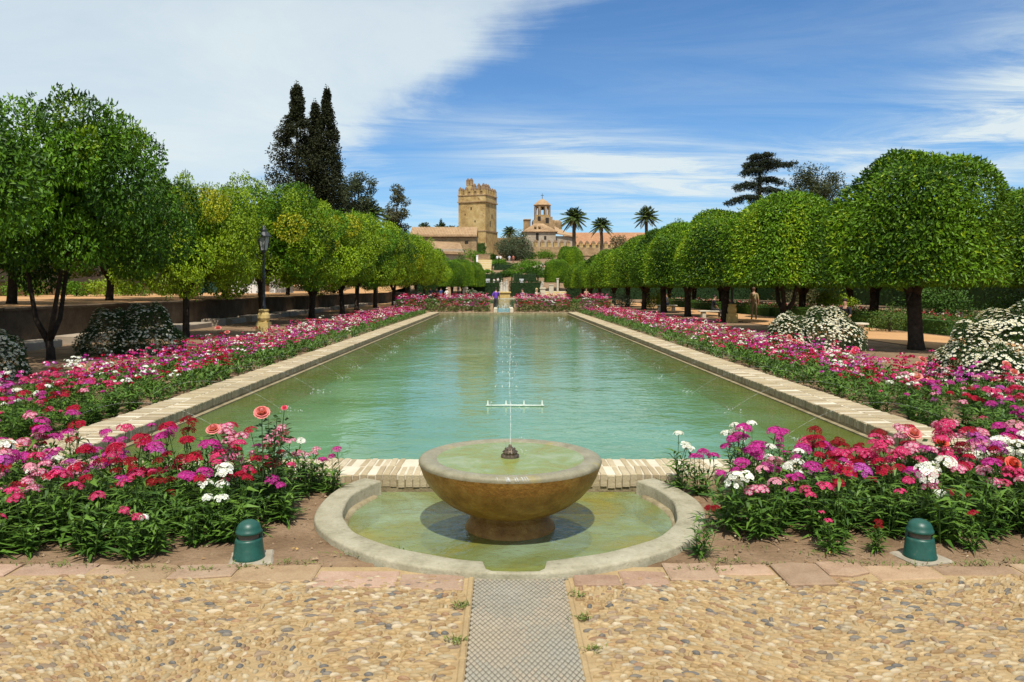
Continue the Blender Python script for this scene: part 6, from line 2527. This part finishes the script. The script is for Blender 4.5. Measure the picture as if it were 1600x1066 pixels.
# ================================================================== trees round the castle
def palm_crown(nf=46, L=3.2, seed=1, drop=1.0):
    global rng
    keep, rng = rng, np.random.default_rng(seed)
    mb = MB()
    for k in range(nf):
        a = k * 2.39996 + rng.normal(0, .1)
        el = R(80) - (k / nf) * R(118) + rng.normal(0, .08)
        h = np.array([math.cos(a), math.sin(a), 0])
        ln = L * rng.uniform(.85, 1.1)
        ts = np.linspace(0, 1, 11)
        pts = np.array([h * (math.cos(el) * ln * t) + np.array([0, 0, math.sin(el) * ln * t - drop * ln * .34 * t ** 2]) for t in ts])
        tube(mb, pts, np.linspace(.045, .012, 11), 4, 0, (.16, .15, .05), False)
        n = 22
        t = np.linspace(.14, .99, n)
        C = np.stack([np.interp(t, ts, pts[:, i]) for i in range(3)], 1)
        T = unit(np.gradient(C, axis=0))
        side_ = unit(np.cross(T, np.tile(np.array([0, 0, 1.0]), (n, 1))))
        col = greens(n, (.035, .065, .014), (.10, .15, .03)) if el > R(-15) else greens(n, (.07, .07, .02), (.16, .13, .05))
        for s in (-1, 1):
            leaves(mb, C, side_ * s + T * .75 + np.array([0, 0, -.5]), ln * .26 * np.sin(t * 2.5 + .45), .15, col, 0, np.tile(np.array([[0, 0, 1.0]]), (n, 1)))
    me = mb.mesh('crown', M['leafdull'])
    rng = keep
    return me


PC = [palm_crown(50, 3.2, 61), palm_crown(44, 3.0, 62), palm_crown(40, 3.1, 63, .8)]


def palm(px, ytop, d, ybase, label, k=0, s=1.0, r=.42):
    c = P(px, ytop, d)
    zb = P(px, ybase, d).z
    t = thing('palm_tree', (c.x, d, zb), label, 'palm', 'palm trees round the castle')
    mb = MB()
    h = c.z - zb
    n = 14
    tube(mb, [(rng.normal(0, .03), 0, h * q / n - (.3 if q == 0 else 0)) for q in range(n + 1)], [r * (1.0 if q % 2 else 1.06) * (1.15 if q < 2 else 1.0) for q in range(n)] + [r * 1.35], 10)
    mb.build('trunk', M['palmbark'], t)
    link('crown', PC[k], t, (0, 0, h), rng.uniform(0, 6), s)


palm(897, 340, 160, 430, 'tallest palm, standing right of the bell turret', 0, 1.05, .36)
palm(940, 352, 172, 430, 'second palm from the bell turret, a little shorter', 1, .95, .34)
palm(1010, 338, 150, 430, 'palm standing alone above the right clipped row', 2, .95, .30)
palm(796, 362, 230, 420, 'palm peeping between the two castle towers', 1, .9)
palm(663, 357, 215, 420, 'palm behind the left house, leftmost', 0, .85)
palm(690, 358, 212, 420, 'palm behind the left house, right of the leftmost one', 2, .9)
palm(706, 360, 230, 420, 'palm behind the left house, beside the small cypress', 1, .8)
palm(724, 358, 222, 420, 'palm immediately left of the square tower', 2, .9)
palm(577, 335, 105, 440, 'palm low behind the left orange row', 0, .9)


def cypress(px, ytop, ybase, d, w, label, seed, ragged=0.0, n=12000, pal=((.010, .016, .006), (.040, .044, .014)), lean=0):
    global rng
    keep, rng = rng, np.random.default_rng(seed)
    c = P(px, ybase, d)
    h = P(px, ytop, d).z - c.z
    t = thing('cypress_tree', (c.x, d, c.z), label, 'tree', 'cypresses on the left')
    mb = MB()
    tube(mb, [(0, 0, -.4), (0, 0, h * .35), (0, 0, h * .85)], [.4, .25, .05], 8)
    mb.build('trunk', M['bark'], t)
    mb = MB()
    k = 190 if not ragged else 120
    for i in range(k):
        f = (i + .5) / k
        prof = (min(1, f / .12)) ** .5 * (1 - max(0, (f - .45) / .55) ** 1.5) if not ragged else min(1, f / .1) * float(np.interp(f, [0, .5, .68, .76, .84, .93, 1], [1, 1, .86, .55, .27, .16, .05]))
        a = rng.uniform(0, 6.28)
        rr = w / 2 * prof * (1 + (rng.normal(0, .32) + .1) * ragged)
        q = rng.uniform(.45, 1) ** .5
        c0 = np.array((math.cos(a) * rr * q * .72 + lean * f, math.sin(a) * rr * q * .72, h * (.03 + .95 * f)))
        sz = max(.35, w * .16 * rng.uniform(.7, 1.25) * (prof * .6 + .4))
        clump_leaves(mb, c0, (sz, sz, sz * (1.7 if not ragged else 1.15)), n // k, .30, .16, pal, 0, .5, .4)
    # the pointed tip
    for f in np.linspace(.94, 1.0, 5):
        clump_leaves(mb, np.array((lean * f, 0, h * f)), (.25, .25, .5), 30, .26, .13, pal)
    mb.build('crown', M['leafdull'], t)
    rng = keep


cypress(464, 133, 435, 92, 7.0, 'ragged old cypress, left of the tall dark pair', 71, .8, 30000)
cypress(511, 139, 435, 94, 4.8, 'dense column cypress, right of the tall dark pair', 72, 0, 26000)
cypress(492, 160, 435, 96, 5.4, 'lower dark cypress between the tall pair', 73, .4, 18000)
cypress(689, 344, 420, 225, 3.2, 'tiny dark cypress above the roof of the left house', 74, 0, 1500, lean=0)


def broad_tree(px, ytop, ybase, d, w, label, seed, pal, n=9000, L=.3, bare=.35, crown_from=.3, nclump=34, name='broadleaf_tree', cr=(.13, .2)):
    global rng
    keep, rng = rng, np.random.default_rng(seed)
    c = P(px, ybase, d)
    h = P(px, ytop, d).z - c.z
    t = thing(name, (c.x, d, c.z), label, 'tree')
    tb, cb = MB(), MB()
    sp = np.array((0, 0, h * crown_from))
    tube(tb, [(0, 0, -.4), (w * .02, 0, h * crown_from * .5), sp], [h * .03, h * .022, h * .018], 8)
    for i in range(nclump):
        D = rand_dir(1)[0]
        D[2] = D[2] * .5 + .5
        rr = rng.uniform(.55, 1)
        e = sp + np.array((D[0] * w * .42 * rr, D[1] * w * .42 * rr, h * (1 - crown_from) * (.1 + .8 * D[2] * rr)))
        if i % 2 == 0:
            tube(tb, [sp, (sp + e) / 2 + np.array((0, 0, h * .04)), e], [h * .011, h * .007, h * .002], 5)
        r = w * rng.uniform(*cr)
        clump_leaves(cb, e, (r, r, r * .7), n // nclump, L, L * .5, pal, 0, .6, bare)
    tb.build('trunk', M['bark'], t, smooth=True)
    cb.build('crown', M['leafdull'], t)
    rng = keep


OL = ((.045, .060, .030), (.12, .15, .075))
broad_tree(806, 358, 415, 176, 9.2, 'grey-green olive tree in front of the castle wall', 81, OL, 9000, .35, .3, .12, 40, cr=(.15, .24))
broad_tree(556, 248, 430, 104, 6.0, 'thin-crowned tree right of the tall cypresses', 82, ((.03, .045, .02), (.09, .11, .05)), 9000, .30, .3, .4, 40, cr=(.11, .19))
broad_tree(620, 280, 430, 118, 4.2, 'narrow shaggy tree halfway to the castle', 83, ((.05, .055, .025), (.12, .12, .055)), 5200, .36, .3, .35, 34, cr=(.16, .26))
broad_tree(1277, 250, 430, 108, 8.4, 'airy dark tree behind the largest clipped tree', 84, ((.03, .042, .016), (.085, .095, .035)), 11000, .30, .3, .45, 46, cr=(.12, .20))
broad_tree(970, 360, 430, 158, 5.2, 'low brown-green tree by the palms', 85, ((.05, .055, .022), (.11, .11, .045)), 3600, .32, .3, .3)
broad_tree(1062, 337, 430, 122, 6.0, 'light green tree top above the right clipped row', 86, G_MID, 4200, .34, .3, .4)
broad_tree(752, 380, 404, 186, 2.6, 'small dark climber at the tower foot', 87, G_DARK, 1500, .3)
broad_tree(1590, 285, 440, 75, 7.0, 'dark tree at the right edge behind the clipped rows', 88, G_DARK, 5000, .28, .3, .35)
for i, (x, d, h, w, s_) in enumerate([(-34, 70, 10, 9, 91), (-40, 92, 11, 11, 92), (-33, 112, 10, 10, 93), (-44, 55, 9, 9, 94), (-30, 130, 9, 9, 95), (-24, 150, 8, 9, 96)]):
    c = P(785.5 + x * 1200 / d, 450, d)
    zt = 450 - (h - .5) * 1200 / d
    zb_ = 450 - (1.2 - 1.7 + (gz(0, d) if d > 120 else 0)) * 1200 / d
    broad_tree(785.5 + x * 1200 / d, zt, zb_, d, w, 'dark broadleaf tree, %s of those behind the stepped wall' % ordinal(i), s_, G_DARK, 4200, .34, .3, .25, 30, cr=(.16, .24))
for i, (x, d, h, w, s_) in enumerate([(48, 60, 8, 9, 101), (52, 85, 9, 10, 102), (46, 110, 9, 10, 103), (36, 135, 9, 10, 104), (24, 145, 9, 9, 105), (44, 150, 11, 11, 106)]):
    zt = 450 - (h - 1.7) * 1200 / d
    zb_ = 450 - (0 - 1.7 + (gz(0, d) if d > 118 else 0)) * 1200 / d
    broad_tree(785.5 + x * 1200 / d, zt, zb_, d, w, 'dark broadleaf tree, %s of those behind the right garden wall' % ordinal(i), s_, G_DARK, 4200, .34, .3, .25, 30, cr=(.16, .24))


def cedar():
    global rng
    keep, rng = rng, np.random.default_rng(111)
    d = 100
    c = P(1186, 440, d)
    h = P(0, 240, d).z - c.z
    t = thing('cedar_tree', (c.x, d, c.z), 'dark cedar with flat drooping tiers above the right row', 'tree')
    tb, cb = MB(), MB()
    tube(tb, [(0, 0, -.4), (0, 0, h * .5), (.1, 0, h * .97)], [.55, .38, .08], 9)
    pal = ((.014, .022, .012), (.045, .058, .030))
    # branches: height fraction, signed reach to each side, and dip
    br = [(.97, 1.3, 0, .0), (.97, -1.0, 1, .1), (.93, 2.0, 0, .3), (.92, -1.9, 1, .4), (.88, 4.6, 0, -.5), (.87, -2.0, 0, .5), (.80, 3.2, 1, .5), (.76, -3.2, 0, .6), (.72, 2.6, 0, .5), (.66, -4.2, 0, .8), (.62, 3.6, 0, .8), (.52, -6.3, 0, .7), (.47, -5.0, 1, .9), (.5, 4.2, 1, .8), (.44, 5, 0, .8), (.40, -6, 1, .8)]
    for f, reach, tw, dip in br:
        for yy in (rng.normal(0, .5), rng.normal(0, 1.2)):
            b = np.array((0, 0, h * f))
            e = np.array((reach, yy * 1.2, h * f - dip + .2))
            m = (b + e) / 2 + np.array((0, 0, .45))
            tube(tb, [b, m, e], [.14, .09, .03], 5)
            n = int(5 + abs(reach) * 2.6)
            for i in range(n):
                s = (i + .6) / n
                p = b * (1 - s) ** 2 + 2 * m * s * (1 - s) + e * s * s
                r = rng.uniform(.42, .75) * (1.1 - .35 * s)
                clump_leaves(cb, p + np.array((0, rng.normal(0, .35), rng.normal(0, .08) - .1)), (r * 1.1, r * 1.2, r * .42), 62, .24, .10, pal, 0, .4, .3)
                if rng.random() < .6:
                    clump_leaves(cb, p + np.array((0, rng.normal(0, .4), -.5)), (r * .4, r * .5, r * .65), 30, .22, .09, pal, 0, .4, .3)
    for i in range(34):
        a, f = rng.uniform(0, 6.28), rng.uniform(.45, .95)
        q = rng.uniform(.4, 1.7) * (1.15 - f)
        clump_leaves(cb, np.array((math.cos(a) * q, math.sin(a) * q, h * f)), (.8, .8, .5), 50, .24, .10, pal, 0, .4, .3)
    tb.build('trunk', M['bark'], t, smooth=True)
    cb.build('crown', M['leafdull'], t)
    rng = keep


cedar()
